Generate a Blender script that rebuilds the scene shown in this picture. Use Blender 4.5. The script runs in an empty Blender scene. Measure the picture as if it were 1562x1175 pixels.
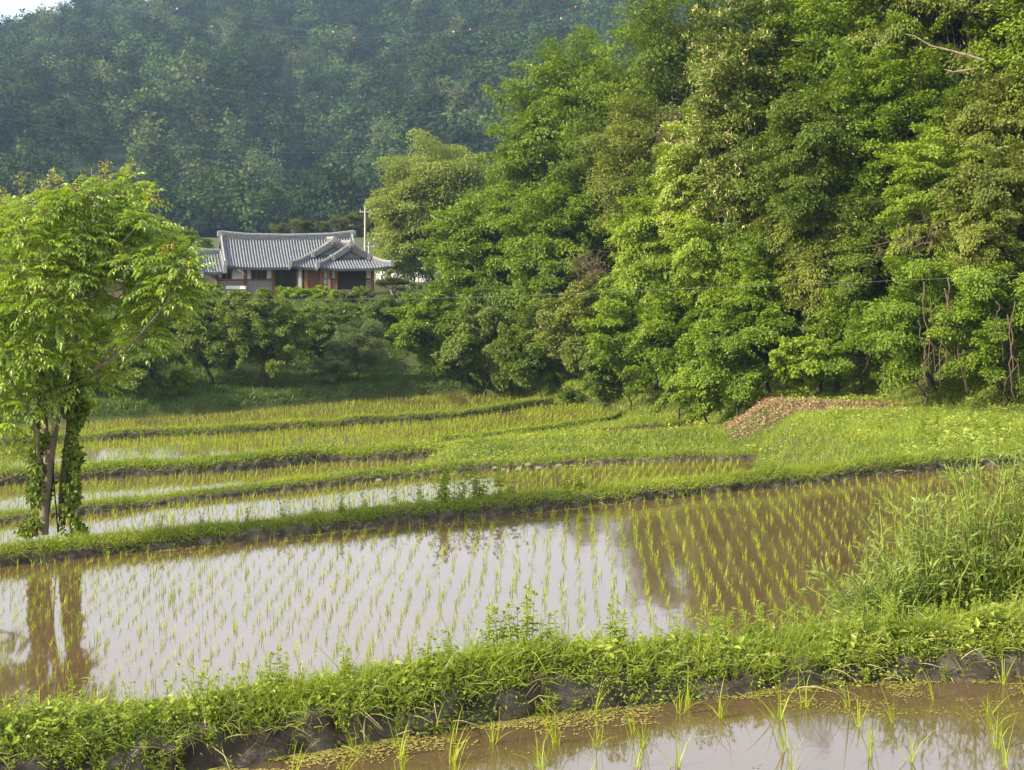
import bpy, math, random
import numpy as np
from mathutils import Vector
SC = bpy.context.scene
COL = SC.collection
RNG = np.random.default_rng(7)
F, CX, HY = 2170.0, 781.0, 300.0          # focal length in photo pixels, optical axis x, eye level y

def P(px, py, D):                          # the point seen at photo pixel (px, py), D metres away
    return np.array([(px - CX) * D / F, D, -(py - HY) * D / F])
def PZ(px, py, z):                         # the point at level z seen at a photo pixel
    D = -z * F / (py - HY)
    return np.array([(px - CX) * D / F, D])

# ---------------------------------------------------------------- mesh helpers
ORG = {}
def build(name, parts, mats, parent=None, origin=(0, 0, 0), smooth=False):
    """parts: list of (verts, faces, material index); verts in world space -> ONE mesh object"""
    if parent is not None:
        origin = ORG[parent.name]
    origin = np.asarray(origin, float)
    V, off, loops, sizes, mi = [], 0, [], [], []
    for p in parts:
        v = np.asarray(p[0], np.float64).reshape(-1, 3); f = np.asarray(p[1], np.int64)
        if len(v) == 0 or len(f) == 0: continue
        V.append(v); loops.append((f + off).ravel()); sizes.append(np.full(len(f), f.shape[1], np.int64))
        mi.append(np.full(len(f), p[2] if len(p) > 2 else 0, np.int64)); off += len(v)
    V = np.concatenate(V) - origin; loops = np.concatenate(loops); sizes = np.concatenate(sizes); mi = np.concatenate(mi)
    me = bpy.data.meshes.new(name)
    me.vertices.add(len(V)); me.vertices.foreach_set('co', V.astype(np.float32).ravel())
    me.loops.add(len(loops)); me.loops.foreach_set('vertex_index', loops.astype(np.int32))
    me.polygons.add(len(sizes))
    st = np.concatenate([[0], np.cumsum(sizes)[:-1]])
    me.polygons.foreach_set('loop_start', st.astype(np.int32))
    me.polygons.foreach_set('material_index', mi.astype(np.int32))
    me.polygons.foreach_set('use_smooth', np.full(len(sizes), bool(smooth)))
    for m in (mats if isinstance(mats, (list, tuple)) else [mats]): me.materials.append(m)
    me.update(calc_edges=True)
    o = bpy.data.objects.new(name, me); COL.objects.link(o)
    if parent is not None: o.parent = parent
    else: o.location = origin
    ORG[o.name] = origin
    return o
def thing(name, label, cat, loc, group=None):
    o = bpy.data.objects.new(name, None); COL.objects.link(o)
    o.location = loc; o.empty_display_size = .2; ORG[o.name] = np.asarray(loc, float)
    return tag(o, label, cat, group)
def tag(o, label, cat, group=None):
    o['label'] = label; o['category'] = cat
    if group: o['group'] = group
    return o
def kind(o, k):
    o['kind'] = k
    return o
def dup(root, loc, rz=0., s=1., label=None, group=None):
    r = root.copy(); COL.objects.link(r); r.location = loc; r.rotation_euler = (0, 0, rz); r.scale = (s, s, s)
    if label: r['label'] = label
    if group: r['group'] = group
    for ch in list(root.children):
        c = ch.copy(); COL.objects.link(c); c.parent = r
        for g in list(ch.children):
            d = g.copy(); COL.objects.link(d); d.parent = c
    return r

def nrm(v):
    v = np.asarray(v, float)
    return v / np.maximum(np.linalg.norm(v, axis=-1, keepdims=True), 1e-9)
def leaves(pos, d, n, L, W, droop=.15, fold=.12):
    """one folded four-point leaf per row: pos base, d midrib direction, n upper-side normal"""
    N = len(pos); d = nrm(d); s = nrm(np.cross(d, n)); n = np.cross(s, d)
    L = np.broadcast_to(np.asarray(L, float), (N,))[:, None]; W = np.broadcast_to(np.asarray(W, float), (N,))[:, None]
    mid = pos + d * L * .45
    v = np.stack([pos, mid + s * W * .5 + n * W * fold, pos + d * L - n * L * droop, mid - s * W * .5 + n * W * fold], 1)
    return v.reshape(-1, 3), np.arange(4 * N).reshape(N, 4)
def blades(pos, d, L, W, bend, bdir, seg=3):
    """grass blades: tapering curved strips"""
    N = len(pos); d = nrm(d); s = nrm(np.cross(d, bdir) + 1e-6)
    L = np.broadcast_to(np.asarray(L, float), (N,))[:, None]; W = np.broadcast_to(np.asarray(W, float), (N,))[:, None]
    bend = np.broadcast_to(np.asarray(bend, float), (N,))[:, None]
    rows = []
    for k in range(seg + 1):
        t = k / seg; c = pos + d * L * t + bdir * L * bend * t * t - np.array([0, 0, 1.]) * L * bend * .5 * t ** 3
        w = W * .5 * (1 - t ** 1.6) + .0006
        rows += [c - s * w, c + s * w]
    v = np.stack(rows, 1); K = 2 * (seg + 1)
    f = np.array([[2 * k, 2 * k + 1, 2 * k + 3, 2 * k + 2] for k in range(seg)])
    fa = (np.arange(N)[:, None, None] * K + f[None]).reshape(-1, 4)
    return v.reshape(-1, 3), fa
def tube(pts, rad, sides=6, cap=True):
    pts = np.asarray(pts, float); n = len(pts); rad = np.broadcast_to(np.asarray(rad, float), (n,))
    t = nrm(np.gradient(pts, axis=0)); ref = np.array([0.31, .2, .93]) if abs(t[0][2]) < .9 else np.array([1., 0.1, 0])
    a = nrm(np.cross(t, ref)); b = np.cross(t, a)
    th = np.linspace(0, 2 * np.pi, sides, endpoint=False)
    v = pts[:, None] + rad[:, None, None] * (np.cos(th)[None, :, None] * a[:, None] + np.sin(th)[None, :, None] * b[:, None])
    i = np.arange(n - 1)[:, None] * sides; j = np.arange(sides)[None]; k = (j + 1) % sides
    f = np.stack([i + j, i + k, i + sides + k, i + sides + j], -1).reshape(-1, 4)
    return v.reshape(-1, 3), f
def box(a, b):
    (x0, y0, z0), (x1, y1, z1) = a, b
    v = np.array([[x0, y0, z0], [x1, y0, z0], [x1, y1, z0], [x0, y1, z0], [x0, y0, z1], [x1, y0, z1], [x1, y1, z1], [x0, y1, z1]], float)
    return v, np.array([[0, 3, 2, 1], [4, 5, 6, 7], [0, 1, 5, 4], [1, 2, 6, 5], [2, 3, 7, 6], [3, 0, 4, 7]])
def grid_faces(nu, nv):
    i = np.arange(nu - 1)[:, None] * nv; j = np.arange(nv - 1)[None]
    return np.stack([i + j, i + nv + j, i + nv + j + 1, i + j + 1], -1).reshape(-1, 4)
def vnoise(x, y, seed=0):
    x = np.asarray(x, float); y = np.asarray(y, float)
    xi = np.floor(x).astype(np.int64); yi = np.floor(y).astype(np.int64); fx = x - xi; fy = y - yi
    def h(a, b):
        v = (a * 374761393 + b * 668265263 + seed * 974634777) & 0x7fffffff
        v = ((v ^ (v >> 13)) * 1274126177) & 0x7fffffff
        return ((v ^ (v >> 16)) & 0xffff) / 65535.
    u = fx * fx * (3 - 2 * fx); w = fy * fy * (3 - 2 * fy)
    return (h(xi, yi) * (1 - u) + h(xi + 1, yi) * u) * (1 - w) + (h(xi, yi + 1) * (1 - u) + h(xi + 1, yi + 1) * u) * w
def fbm(x, y, seed=0, o=4):
    return sum(vnoise(x * 2 ** k, y * 2 ** k, seed + k) * .5 ** (k + 1) for k in range(o)) - .5
def sstep(a, b, x):
    t = np.clip((x - a) / (b - a), 0, 1); return t * t * (3 - 2 * t)
def rdir(n, rng):
    v = rng.normal(size=(n, 3)); return nrm(v)

# ---------------------------------------------------------------- materials
def mat(name):
    m = bpy.data.materials.new(name); m.use_nodes = True
    nt = m.node_tree; nt.nodes.clear()
    return m, nt, nt.nodes, nt.links, nt.nodes.new('ShaderNodeOutputMaterial')
def ramp(nd, cols):
    r = nd.new('ShaderNodeValToRGB'); e = r.color_ramp.elements
    while len(e) < len(cols): e.new(.5)
    for i, c in enumerate(cols):
        e[i].position = i / (len(cols) - 1); e[i].color = (*c, 1)
    return r
def leafmat(name, cols, trans=.33, scale=.35, gloss=.022, nf=.55):
    """leaf: colour varies from leaf to leaf and, as young and old shoots do, from spray to spray"""
    m, nt, nd, lk, out = mat(name)
    g = nd.new('ShaderNodeNewGeometry'); tc = nd.new('ShaderNodeTexCoord'); no = nd.new('ShaderNodeTexNoise')
    no.inputs['Scale'].default_value = scale; no.inputs['Detail'].default_value = 2
    lk.new(tc.outputs['Object'], no.inputs['Vector'])
    mr = nd.new('ShaderNodeMapRange'); mr.inputs[1].default_value = .3; mr.inputs[2].default_value = .7
    lk.new(no.outputs[0], mr.inputs[0])
    mx = nd.new('ShaderNodeMix'); mx.inputs[0].default_value = nf
    lk.new(g.outputs['Random Per Island'], mx.inputs[2]); lk.new(mr.outputs[0], mx.inputs[3])
    r = ramp(nd, cols); lk.new(mx.outputs[0], r.inputs[0])
    d = nd.new('ShaderNodeBsdfDiffuse'); t = nd.new('ShaderNodeBsdfTranslucent'); gl = nd.new('ShaderNodeBsdfGlossy')
    gl.inputs['Roughness'].default_value = .45; gl.inputs['Color'].default_value = (.9, .95, .9, 1)
    hs = nd.new('ShaderNodeHueSaturation'); hs.inputs['Value'].default_value = 1.25; hs.inputs['Saturation'].default_value = 1.1; hs.inputs['Hue'].default_value = .487
    lk.new(r.outputs[0], d.inputs[0]); lk.new(r.outputs[0], hs.inputs['Color']); lk.new(hs.outputs[0], t.inputs[0])
    a = nd.new('ShaderNodeMixShader'); a.inputs[0].default_value = trans; lk.new(d.outputs[0], a.inputs[1]); lk.new(t.outputs[0], a.inputs[2])
    b = nd.new('ShaderNodeMixShader'); b.inputs[0].default_value = gloss; lk.new(a.outputs[0], b.inputs[1]); lk.new(gl.outputs[0], b.inputs[2])
    lk.new(b.outputs[0], out.inputs[0])
    return m
def noisemat(name, cols, scale=3., rough=.9, bump=.0, detail=6, stretch=(1, 1, 1), spec=.2):
    m, nt, nd, lk, out = mat(name)
    tc = nd.new('ShaderNodeTexCoord'); mp = nd.new('ShaderNodeMapping'); mp.inputs['Scale'].default_value = stretch
    no = nd.new('ShaderNodeTexNoise'); no.inputs['Scale'].default_value = scale; no.inputs['Detail'].default_value = detail
    lk.new(tc.outputs['Object'], mp.inputs[0]); lk.new(mp.outputs[0], no.inputs['Vector'])
    mr = nd.new('ShaderNodeMapRange'); mr.inputs[1].default_value = .28; mr.inputs[2].default_value = .72; lk.new(no.outputs[0], mr.inputs[0])
    r = ramp(nd, cols); lk.new(mr.outputs[0], r.inputs[0])
    p = nd.new('ShaderNodeBsdfPrincipled'); p.inputs['Roughness'].default_value = rough; p.inputs['Specular IOR Level'].default_value = spec
    lk.new(r.outputs[0], p.inputs['Base Color'])
    if bump:
        b = nd.new('ShaderNodeBump'); b.inputs['Strength'].default_value = bump; b.inputs['Distance'].default_value = .05
        lk.new(no.outputs[0], b.inputs['Height']); lk.new(b.outputs[0], p.inputs['Normal'])
    lk.new(p.outputs[0], out.inputs[0])
    return m
def watermat(name, mud, ior=1.7, turb=.0):
    m, nt, nd, lk, out = mat(name)
    tc = nd.new('ShaderNodeTexCoord')
    no = nd.new('ShaderNodeTexNoise'); no.inputs['Scale'].default_value = .9; no.inputs['Detail'].default_value = 5
    lk.new(tc.outputs['Object'], no.inputs['Vector'])
    r = ramp(nd, [tuple(c * .75 for c in mud), mud, tuple(c * 1.2 for c in mud)]); lk.new(no.outputs[0], r.inputs[0])
    n2 = nd.new('ShaderNodeTexNoise'); n2.inputs['Scale'].default_value = 2.2; n2.inputs['Detail'].default_value = 3
    lk.new(tc.outputs['Object'], n2.inputs['Vector'])
    bp = nd.new('ShaderNodeBump'); bp.inputs['Strength'].default_value = .05; bp.inputs['Distance'].default_value = .02 + turb
    lk.new(n2.outputs[0], bp.inputs['Height'])
    d = nd.new('ShaderNodeBsdfDiffuse'); lk.new(r.outputs[0], d.inputs[0])
    gl = nd.new('ShaderNodeBsdfGlossy'); gl.inputs['Roughness'].default_value = .045; gl.inputs['Color'].default_value = (.97, .97, .98, 1)
    lk.new(bp.outputs[0], gl.inputs['Normal'])
    fr = nd.new('ShaderNodeFresnel'); fr.inputs[0].default_value = ior; lk.new(bp.outputs[0], fr.inputs['Normal'])
    mx = nd.new('ShaderNodeMixShader'); lk.new(fr.outputs[0], mx.inputs[0]); lk.new(d.outputs[0], mx.inputs[1]); lk.new(gl.outputs[0], mx.inputs[2])
    lk.new(mx.outputs[0], out.inputs[0])
    return m

M = {}
G = lambda *c: c
M['oak'] = leafmat('oak_leaf', [(0.0599, 0.107, 0.0074), (0.1284, 0.2076, 0.0106), (0.2425, 0.3333, 0.0192)])
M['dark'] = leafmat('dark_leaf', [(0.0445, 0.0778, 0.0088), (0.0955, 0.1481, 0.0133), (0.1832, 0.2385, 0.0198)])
M['bright'] = leafmat('bright_leaf', [(0.1082, 0.18, 0.0128), (0.1984, 0.288, 0.0207), (0.3246, 0.414, 0.0348)])
M['olive'] = leafmat('olive_leaf', [(0.1215, 0.1667, 0.033), (0.2099, 0.2655, 0.048), (0.2983, 0.352, 0.075)])
M['grey'] = leafmat('grey_leaf', [(0.0764, 0.1104, 0.0164), (0.1529, 0.1919, 0.0246), (0.2641, 0.2849, 0.046)])
M['vine'] = leafmat('vine_leaf', [(0.0675, 0.1245, 0.0114), (0.1536, 0.243, 0.0172), (0.2824, 0.3794, 0.0286)])
M['shrub'] = leafmat('shrub_leaf', [(0.0668, 0.1116, 0.0179), (0.1201, 0.1786, 0.025), (0.2002, 0.2567, 0.0322)])
M['pale'] = leafmat('pale_leaf', [(.10, .145, .050), (.155, .205, .066), (.22, .26, .09)])
M['yard'] = leafmat('yard_leaf', [(0.0761, 0.121, 0.019), (0.1413, 0.1997, 0.0264), (0.2282, 0.2904, 0.0422)])
M['sumac'] = leafmat('sumac_leaf', [(0.1013, 0.1856, 0.0193), (0.2171, 0.3341, 0.0287), (0.3907, 0.5049, 0.056)], trans=.42, scale=.6, gloss=.05)
M['willow'] = leafmat('willow_leaf', [(0.0915, 0.1495, 0.0276), (0.1728, 0.2415, 0.046), (0.2847, 0.345, 0.0782)], gloss=.025)
M['pine'] = leafmat('pine_needle', [(.05, .075, .022), (.09, .115, .032), (.15, .165, .05)])
M['blossom'] = leafmat('blossom', [(.40, .38, .14), (.56, .53, .22), (.70, .66, .33)], trans=.2)
M['flower'] = leafmat('flower_panicle', [(.20, .20, .035), (.30, .28, .05), (.38, .35, .08)], trans=.2)
M['grass'] = leafmat('grass', [(0.1187, 0.1786, 0.0228), (0.2256, 0.301, 0.0342), (0.3562, 0.3981, 0.0608)], scale=.5, trans=.4)
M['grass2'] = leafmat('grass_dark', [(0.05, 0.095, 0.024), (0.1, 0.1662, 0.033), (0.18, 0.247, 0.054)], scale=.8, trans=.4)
M['weed'] = leafmat('weed_leaf', [(0.1265, 0.1925, 0.024), (0.253, 0.3315, 0.044), (0.4301, 0.4598, 0.09)], scale=2., trans=.35)
M['rice'] = leafmat('rice_blade', [(.15, .22, .012), (.26, .34, .02), (.38, .43, .035)], scale=1., trans=.4)
M['deadleaf'] = leafmat('dry_leaf', [(.12, .075, .04), (.19, .12, .065), (.27, .18, .10)], trans=.15)
HILL = [leafmat('hill_leaf_%d' % k, [tuple(c * f for c in t) for t in [(.022, .044, .014), (.050, .088, .024), (.10, .145, .042)]], scale=.1, nf=.5, trans=.12, gloss=0) for k, f in enumerate((.55, 1., 1.5))]
HILL.append(leafmat('hill_leaf_pale', [(.06, .085, .03), (.11, .14, .045), (.17, .20, .065)], scale=.1, trans=.12, gloss=0))
M['hillpale'] = leafmat('hill_pale_leaf', [(.07, .115, .04), (.11, .16, .05), (.16, .21, .07)])
M['chip'] = leafmat('wood_chip', [(.16,.085,.055),(.29,.165,.11),(.42,.265,.185)], trans=0., nf=.3)
M['herb2'] = leafmat('clover_leaf', [(0.0726, 0.1252, 0.026), (0.1331, 0.1982, 0.039), (0.2057, 0.2713, 0.065)], scale=2.)
M['straw'] = leafmat('dry_straw', [(.30, .24, .12), (.42, .36, .2), (.52, .46, .28)], trans=.2)
M['scum'] = leafmat('algae', [(.16, .14, .035), (.25, .225, .06), (.34, .31, .10)], trans=.1)
M['bark'] = noisemat('bark', [(.025, .02, .015), (.06, .048, .037), (.11, .09, .072)], 9, .95, .5, stretch=(1, 1, .25))
M['barkpale'] = noisemat('pale_bark', [(.12, .095, .07), (.22, .175, .135), (.31, .26, .2)], 9, .9, .4, stretch=(1, 1, .3))
M['twig'] = noisemat('dry_twig', [(.085, .06, .042), (.17, .12, .085)], 8)
M['soil'] = noisemat('bank_soil', [(.022, .018, .014), (.06, .05, .04), (.14, .122, .102)], 5, .95, .8)
M['ground'] = noisemat('ground_cover', [(.035, .035, .015), (.05, .065, .016), (.075, .095, .022)], .8, .95, .3)
M['hill'] = noisemat('hill_floor', [(.015, .026, .010), (.03, .045, .016)], .05)
M['stone'] = noisemat('stone', [(.12, .105, .085), (.24, .21, .175)], 8, .9, .3)
M['water'] = watermat('paddy_water', (.088, .060, .030), 2.5)
M['water2'] = watermat('far_paddy_water', (.10, .08, .03), 1.8)
# ---------------------------------------------------------------- lie of the land: terraces stepping down a valley
Z = [-4.0, -7.1, -10.0, -10.8, -12.5, -14.5]
def curve(pix, z, ext=(60, 60)):
    p = np.array([PZ(a, b, z) for a, b in pix]); p = p[np.argsort(p[:, 0])]
    s0 = (p[1, 1] - p[0, 1]) / (p[1, 0] - p[0, 0]); s1 = (p[-1, 1] - p[-2, 1]) / (p[-1, 0] - p[-2, 0])
    s0 = np.clip(s0, -.2, .5); s1 = np.clip(s1, -.2, .5)
    p = np.vstack([[p[0, 0] - ext[0], p[0, 1] - s0 * ext[0]], p, [p[-1, 0] + ext[1], p[-1, 1] + s1 * ext[1]]])
    return p
def cval(c):
    def f(x):
        x = np.asarray(x, float)
        k = np.array([-.6, 0, .6]); return sum(np.interp(x + a, c[:, 0], c[:, 1]) for a in k) / 3
    return f
B = [cval(curve(*a)) for a in [
    ([(340, 1175), (520, 1140), (800, 1095), (1100, 1055), (1562, 1030)], Z[0]),
    ([(0, 865), (300, 832), (520, 808), (800, 782), (1100, 752), (1400, 720), (1562, 706)], Z[1]),
    ([(0, 800), (130, 785), (276, 767), (495, 744), (700, 722), (882, 709), (1100, 702)], Z[2]),
    ([(0, 742), (130, 733), (350, 721), (495, 706), (680, 702), (900, 690), (1060, 680)], Z[3]),
    ([(0, 681), (130, 674), (350, 661), (495, 652), (700, 638), (838, 617)], Z[4]),
    ([(0, 652), (130, 645), (349, 629), (495, 616), (586, 607), (700, 601), (790, 604)], Z[5])]]
C4 = cval(np.array([[-60, 50], [-12, 68.], [-2.6, 71.4], [5.6, 78], [7, 83], [40, 84]]))
XF = lambda y: np.interp(y, [30, 37, 48, 54, 62, 70, 78, 80, 86, 95, 103, 115, 150], [6.5, 7.2, 8.2, 8.6, 8.9, 9.4, 6.6, 6.1, 2.6, 1.4, .7, -1, -4])
ZP = lambda y: np.interp(y, [30, 37, 45, 51, 58, 62, 66, 70, 78, 86, 103, 130], [-6.9, -6.95, -7.5, -8.1, -8.7, -9.0, -9.4, -9.9, -11.3, -12., -13., -10.5])

HS = lambda y: np.interp(y, [36, 45, 52, 60, 70], [26, 15, 9.5, 6.5, 5.5])
def T(x, y, rough=True):
    x = np.asarray(x, float); y = np.asarray(y, float)
    b = [f(x) for f in B]
    mix = lambda a, c, t: a + (c - a) * t
    z = np.full(np.broadcast(x, y).shape, Z[0] - .3)
    z = mix(-1.7, z, sstep(1.5, 6.5, y))
    z = mix(z, Z[1] - .3, sstep(.3, 3, y - b[0])); z = mix(z, Z[2] - .3, sstep(.4, 3, y - b[1]))
    f3 = mix(Z[3] - .3, Z[2] - .15, sstep(-4.5, -2, x)); z = mix(z, f3, sstep(.4, 1.5, y - b[2]))
    c4 = C4(x); mid = -10.9 - 1.45 * np.clip((y - b[3] - 2) / np.maximum(c4 - b[3] - 2, 1), 0, 1); f4 = mix(Z[4] - .3, mid, sstep(-5, -2.4, x)); z = mix(z, f4, sstep(.5, 2.6, y - b[3]))
    z = mix(z, Z[4] - .3, sstep(-.2, .9, y - c4) * (x > -5))
    z = mix(z, Z[5] - .3, sstep(.3, 2.2, y - b[4]))
    t = y - b[5]
    z = z + sstep(-.2, 1.2, t) * (1.0 + .35 * fbm(x * .3, y * .3, 5)) + sstep(3, 28, t) * 4.4
    # little muddy pool on the right-hand grass
    z = z - .8 * np.exp(-(((x - 7.0) / 2.1) ** 4 + ((y - 70.6) / 1.5) ** 4))
    # grassy bank and wooded hillside on the right
    up = y > b[1] + .55
    d = np.where(up, x - XF(y), x - np.where(y < b[0], 9., 15.5)) + fbm(x * .25, y * .25, 3) * 1.2
    zp = np.where(up, ZP(y), z + 1.0)
    dd = np.maximum(d, 0)
    zb = mix(z, np.maximum(zp, z), sstep(0, 2.6, dd)) + np.minimum(.48 * np.maximum(dd - np.where(up, HS(y), 4), 0), 32) + dd.clip(0, 6) * .03
    z = np.where(d > 0, zb, z)
    z = z + .2 * np.exp(-((x - 12.4) / 3.2) ** 2 - ((y - 58.7 + (x - 12.3) * .35) / 1.5) ** 2)
    if rough: z = z + .16 * fbm(x * .7, y * .7, 11) * sstep(-.5, 2, d) + .1 * fbm(x * .5, y * .5, 12) * sstep(1, 4, t)
    return z

gx = np.concatenate([-62 - np.geomspace(1, 2400, 22)[::-1], np.arange(-62, 62.01, .45), 62 + np.geomspace(1, 2400, 22)])
gy = np.concatenate([np.arange(-8, 6, 2.), np.arange(6, 165, .45), 165 + np.geomspace(1, 2600, 24)])
XX, YY = np.meshgrid(gx, gy, indexing='ij')
ZZ = T(XX, YY)
far = sstep(160, 200, YY); ZZ = ZZ * (1 - far) + (-9.5) * far
outx = sstep(62, 90, np.abs(XX)); ZZ = np.where(XX < -62, ZZ * (1 - outx) - 9.5 * outx, ZZ)
kind(build('ground', [(np.stack([XX, YY, ZZ], -1), grid_faces(len(gx), len(gy)))], M['ground'], smooth=True), 'structure')

# ---------------------------------------------------------------- flooded paddies
def sheet(name, near, fr, z, x0, x1, m, n=90):
    x = np.linspace(x0, x1, n); a = near(x); b = np.maximum(fr(x), a + .02)
    v = np.stack([np.stack([x, a, np.full(n, z)], -1), np.stack([x, b, np.full(n, z)], -1)], 1)
    return kind(build(name, [(v, grid_faces(n, 2))], m), 'structure')
sheet('water', lambda x: x * 0 + 3, lambda x: B[0](x) + .25, Z[0], -16, 12, M['water'])
sheet('water', lambda x: B[0](x) + 1.5, lambda x: B[1](x) + .3, Z[1], -45, 19, M['water'])
sheet('water', lambda x: B[1](x) + 1.6, lambda x: B[2](x) + .3, Z[2], -50, 10, M['water'])
sheet('water', lambda x: B[2](x) + .9, lambda x: B[3](x) + .3, Z[3], -50, -2, M['water2'])
sheet('water', lambda x: np.where(x < -4, B[3](x) + 1.6, C4(x) - .1), lambda x: B[4](x) + .3, Z[4], -55, 7, M['water2'])
sheet('water', lambda x: B[4](x) + 1.2, lambda x: B[5](x) + .3, Z[5], -55, 2.2, M['water2'])
sheet('water', lambda x: x * 0 + 68.8, lambda x: x * 0 + 72.4, -11.78, 4, 10, M['water2'], 8)

# ---------------------------------------------------------------- earth bunds between the paddies
class Bund:
    def __init__(s, i, lip, w, zb, x0, x1, taper=None, f=None, z=None):
        s.i, s.lip, s.w, s.zb, s.x0, s.x1, s.taper = i, lip, w, zb, x0, x1, taper
        s.f = f or B[i]; s.z0 = Z[i] if z is None else z
        h = s.z0 - zb
        s.o = np.array([-.12, 0, .08, .2, .2 + w * .5, .2 + w, .4 + w, .4 + w + max(h, .3) * 1.0])
        s.z = np.array([-.3, -.03, lip * .55, lip * .95, lip * 1.08, lip * .96, lip * .6, -h - .1])
    def at(s, x, o):
        x = np.asarray(x, float); y = s.f(x); wig = fbm(x * .9, x * 0 + s.i * 7, 21) * .5 * min(1, s.lip * 2)
        z = np.interp(o, s.o, s.z)
        k = np.clip(1 + .9 * fbm(x * .6, x * 0 + s.i, 8), .5, 1.5)
        z = np.where(z > 0, z * k, z)
        if s.i == 0: z = np.where(z > 0, z + .10 * sstep(-1.5, -3.8, x), z)
        if s.taper is not None: z = np.where(z > 0, z * sstep(*s.taper, x), z)
        return np.stack([x + 0 * o, y + wig + o, s.z0 + z], -1)
    def mesh(s, name='field_bank', step=.12):
        x = np.arange(s.x0, s.x1, step); o = np.concatenate([np.linspace(s.o[k], s.o[k + 1], n, endpoint=False) for k, n in zip(range(7), (1, 5, 7, 4, 3, 2, 4))] + [[s.o[-1]]])
        X, O = np.meshgrid(x, o, indexing='ij'); v = s.at(X, O)
        face = np.exp(-((O - .08) / .16) ** 2)
        amp = min(.16, s.lip * .42)
        v[..., 1] += amp * face * (fbm(X * 2.2, O * 5 + s.i, 31, 3) * 2.2 + np.abs(fbm(X * 7, O * 11, 36, 3)) * 1.6); v[..., 2] += amp * face * (fbm(X * 3.7, O * 6, 33, 3) * 1.4 + np.abs(fbm(X * 9, O * 9, 38, 3)) * 1.2)
        return kind(build(name, [(v, grid_faces(len(x), len(o)))], M['soil'], smooth=True), 'structure')
BN = [Bund(0, .26, .42, Z[1], -9, 12), Bund(1, .25, .5, Z[2], -28, 26), Bund(2, .2, .7, Z[3], -36, 9.5),
      Bund(3, .36, 1.1, Z[4], -40, 9.5), Bund(4, .32, .4, Z[5], -44, 2.6), Bund(5, .2, .4, Z[4], -3.5, 6.2, f=lambda x: C4(x) - .75, z=-12.25)]
for b in BN: b.mesh(step=.05 if b.i == 0 else .14)

# ---------------------------------------------------------------- grass and low herbs on bunds and banks (nobody could count it)
def bund_grass(b, dens, L, W, m, o0, o1, name='grass', bias=1., x0=None, x1=None, gap=.35, seg=3, up=1.):
    x0 = b.x0 if x0 is None else x0; x1 = b.x1 if x1 is None else x1
    n = int(dens * (x1 - x0) * (o1 - o0)); x = RNG.uniform(x0, x1, n); o = o0 + (o1 - o0) * RNG.uniform(0, 1, n) ** bias
    keep = fbm(x * 1.3, o * 2.5 + b.i * 3, 41) + .5 > gap * (1 - .8 * sstep(.15, .35, o)); x, o = x[keep], o[keep]
    p = b.at(x, o); n = len(p); p[:, 2] -= .02
    d = nrm(np.array([0, -.1, up]) + RNG.normal(0, .33, (n, 3)) + np.where(o < .2, -.5, 0)[:, None] * np.array([0, 1, 0]))
    bd = nrm(RNG.normal(0, 1, (n, 3)) * [1, 1, .2] + [0, -.4, 0])
    hz = (.55 + 1.0 * (fbm(x * .8, o + b.i, 44) + .5)) * RNG.uniform(.5, 1.25, n)
    v, f = blades(p, d, L * hz, W * RNG.uniform(.7, 1.3, n), RNG.uniform(.1, .8, n), bd, seg)
    return v, f
def herb(b, dens, L, m, o0, o1, H, x0=None, x1=None, gap=.4):
    """small round-leaved herbs: leaves scattered through a low layer"""
    x0 = b.x0 if x0 is None else x0; x1 = b.x1 if x1 is None else x1
    n = int(dens * (x1 - x0) * (o1 - o0)); x = RNG.uniform(x0, x1, n); o = RNG.uniform(o0, o1, n)
    q = fbm(x * 1.7, o * 2.2 + 9 + b.i, 51) + .5; keep = q > gap * (1 - .6 * sstep(.1, .3, o)); x, o, q = x[keep], o[keep], q[keep]
    p = b.at(x, o); n = len(p); hh = H * (.25 + 1.6 * np.maximum(q - .3, 0)) * RNG.uniform(.1, 1, n) ** .7; p[:, 2] += hh; p[:, 1] -= hh * .3 * RNG.uniform(0, 1, n)
    d = nrm(RNG.normal(0, 1, (n, 3)) * [1, 1, .45] + [0, -.25, .15]); nn = nrm(RNG.normal(0, .45, (n, 3)) + [-.15, -.35, 1])
    return leaves(p, d, nn, L * RNG.uniform(.6, 1.5, n), L * RNG.uniform(.35, .75, n))
g0 = [bund_grass(BN[0], 2000, .19, .007, 0, .10, .95, gap=.25), bund_grass(BN[0], 420, .15, .008, 0, -.04, .2, gap=.42), bund_grass(BN[0], 60, .42, .008, 0, .0, .9, gap=.5)]
kind(build('ground_cover', [herb(BN[3], 220, .11, 0, -.05, .5, .3, x0=-3, x1=9), herb(BN[2], 150, .08, 0, .3, 1.2, .2, x0=-6, x1=9), herb(BN[3], 60, .1, 0, .2, 1.6, .35, gap=.55)], M['shrub']), 'stuff')
h0 = [herb(BN[0], 1900, .032, 0, .08, 1.0, .15, gap=.42), herb(BN[0], 2600, .036, 0, -.10, .18, .07, gap=.47), herb(BN[0], 240, .075, 0, .1, .9, .2, gap=.55)]
kind(build('grass', g0, M['grass']), 'stuff'); kind(build('ground_cover', h0, M['weed']), 'stuff')
kind(build('ground_cover', [herb(BN[0], 2600, .026, 0, .05, 1.0, .12, gap=.45), herb(BN[0], 1500, .03, 0, -.08, .2, .08, gap=.45)], M['herb2']), 'stuff')
kind(build('dry_grass', [bund_grass(BN[0], 90, .26, .006, 0, .0, .9, gap=.45, up=.35), bund_grass(BN[1], 30, .26, .010, 0, 0, .9, gap=.4, up=.4)], M['straw']), 'stuff')
g1 = [bund_grass(BN[1], 900, .25, .010, 0, .08, .95, 1.1, gap=.12), bund_grass(BN[1], 420, .2, .012, 0, -.02, .2, gap=.38)]
kind(build('grass', g1, M['grass']), 'stuff')
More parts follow.
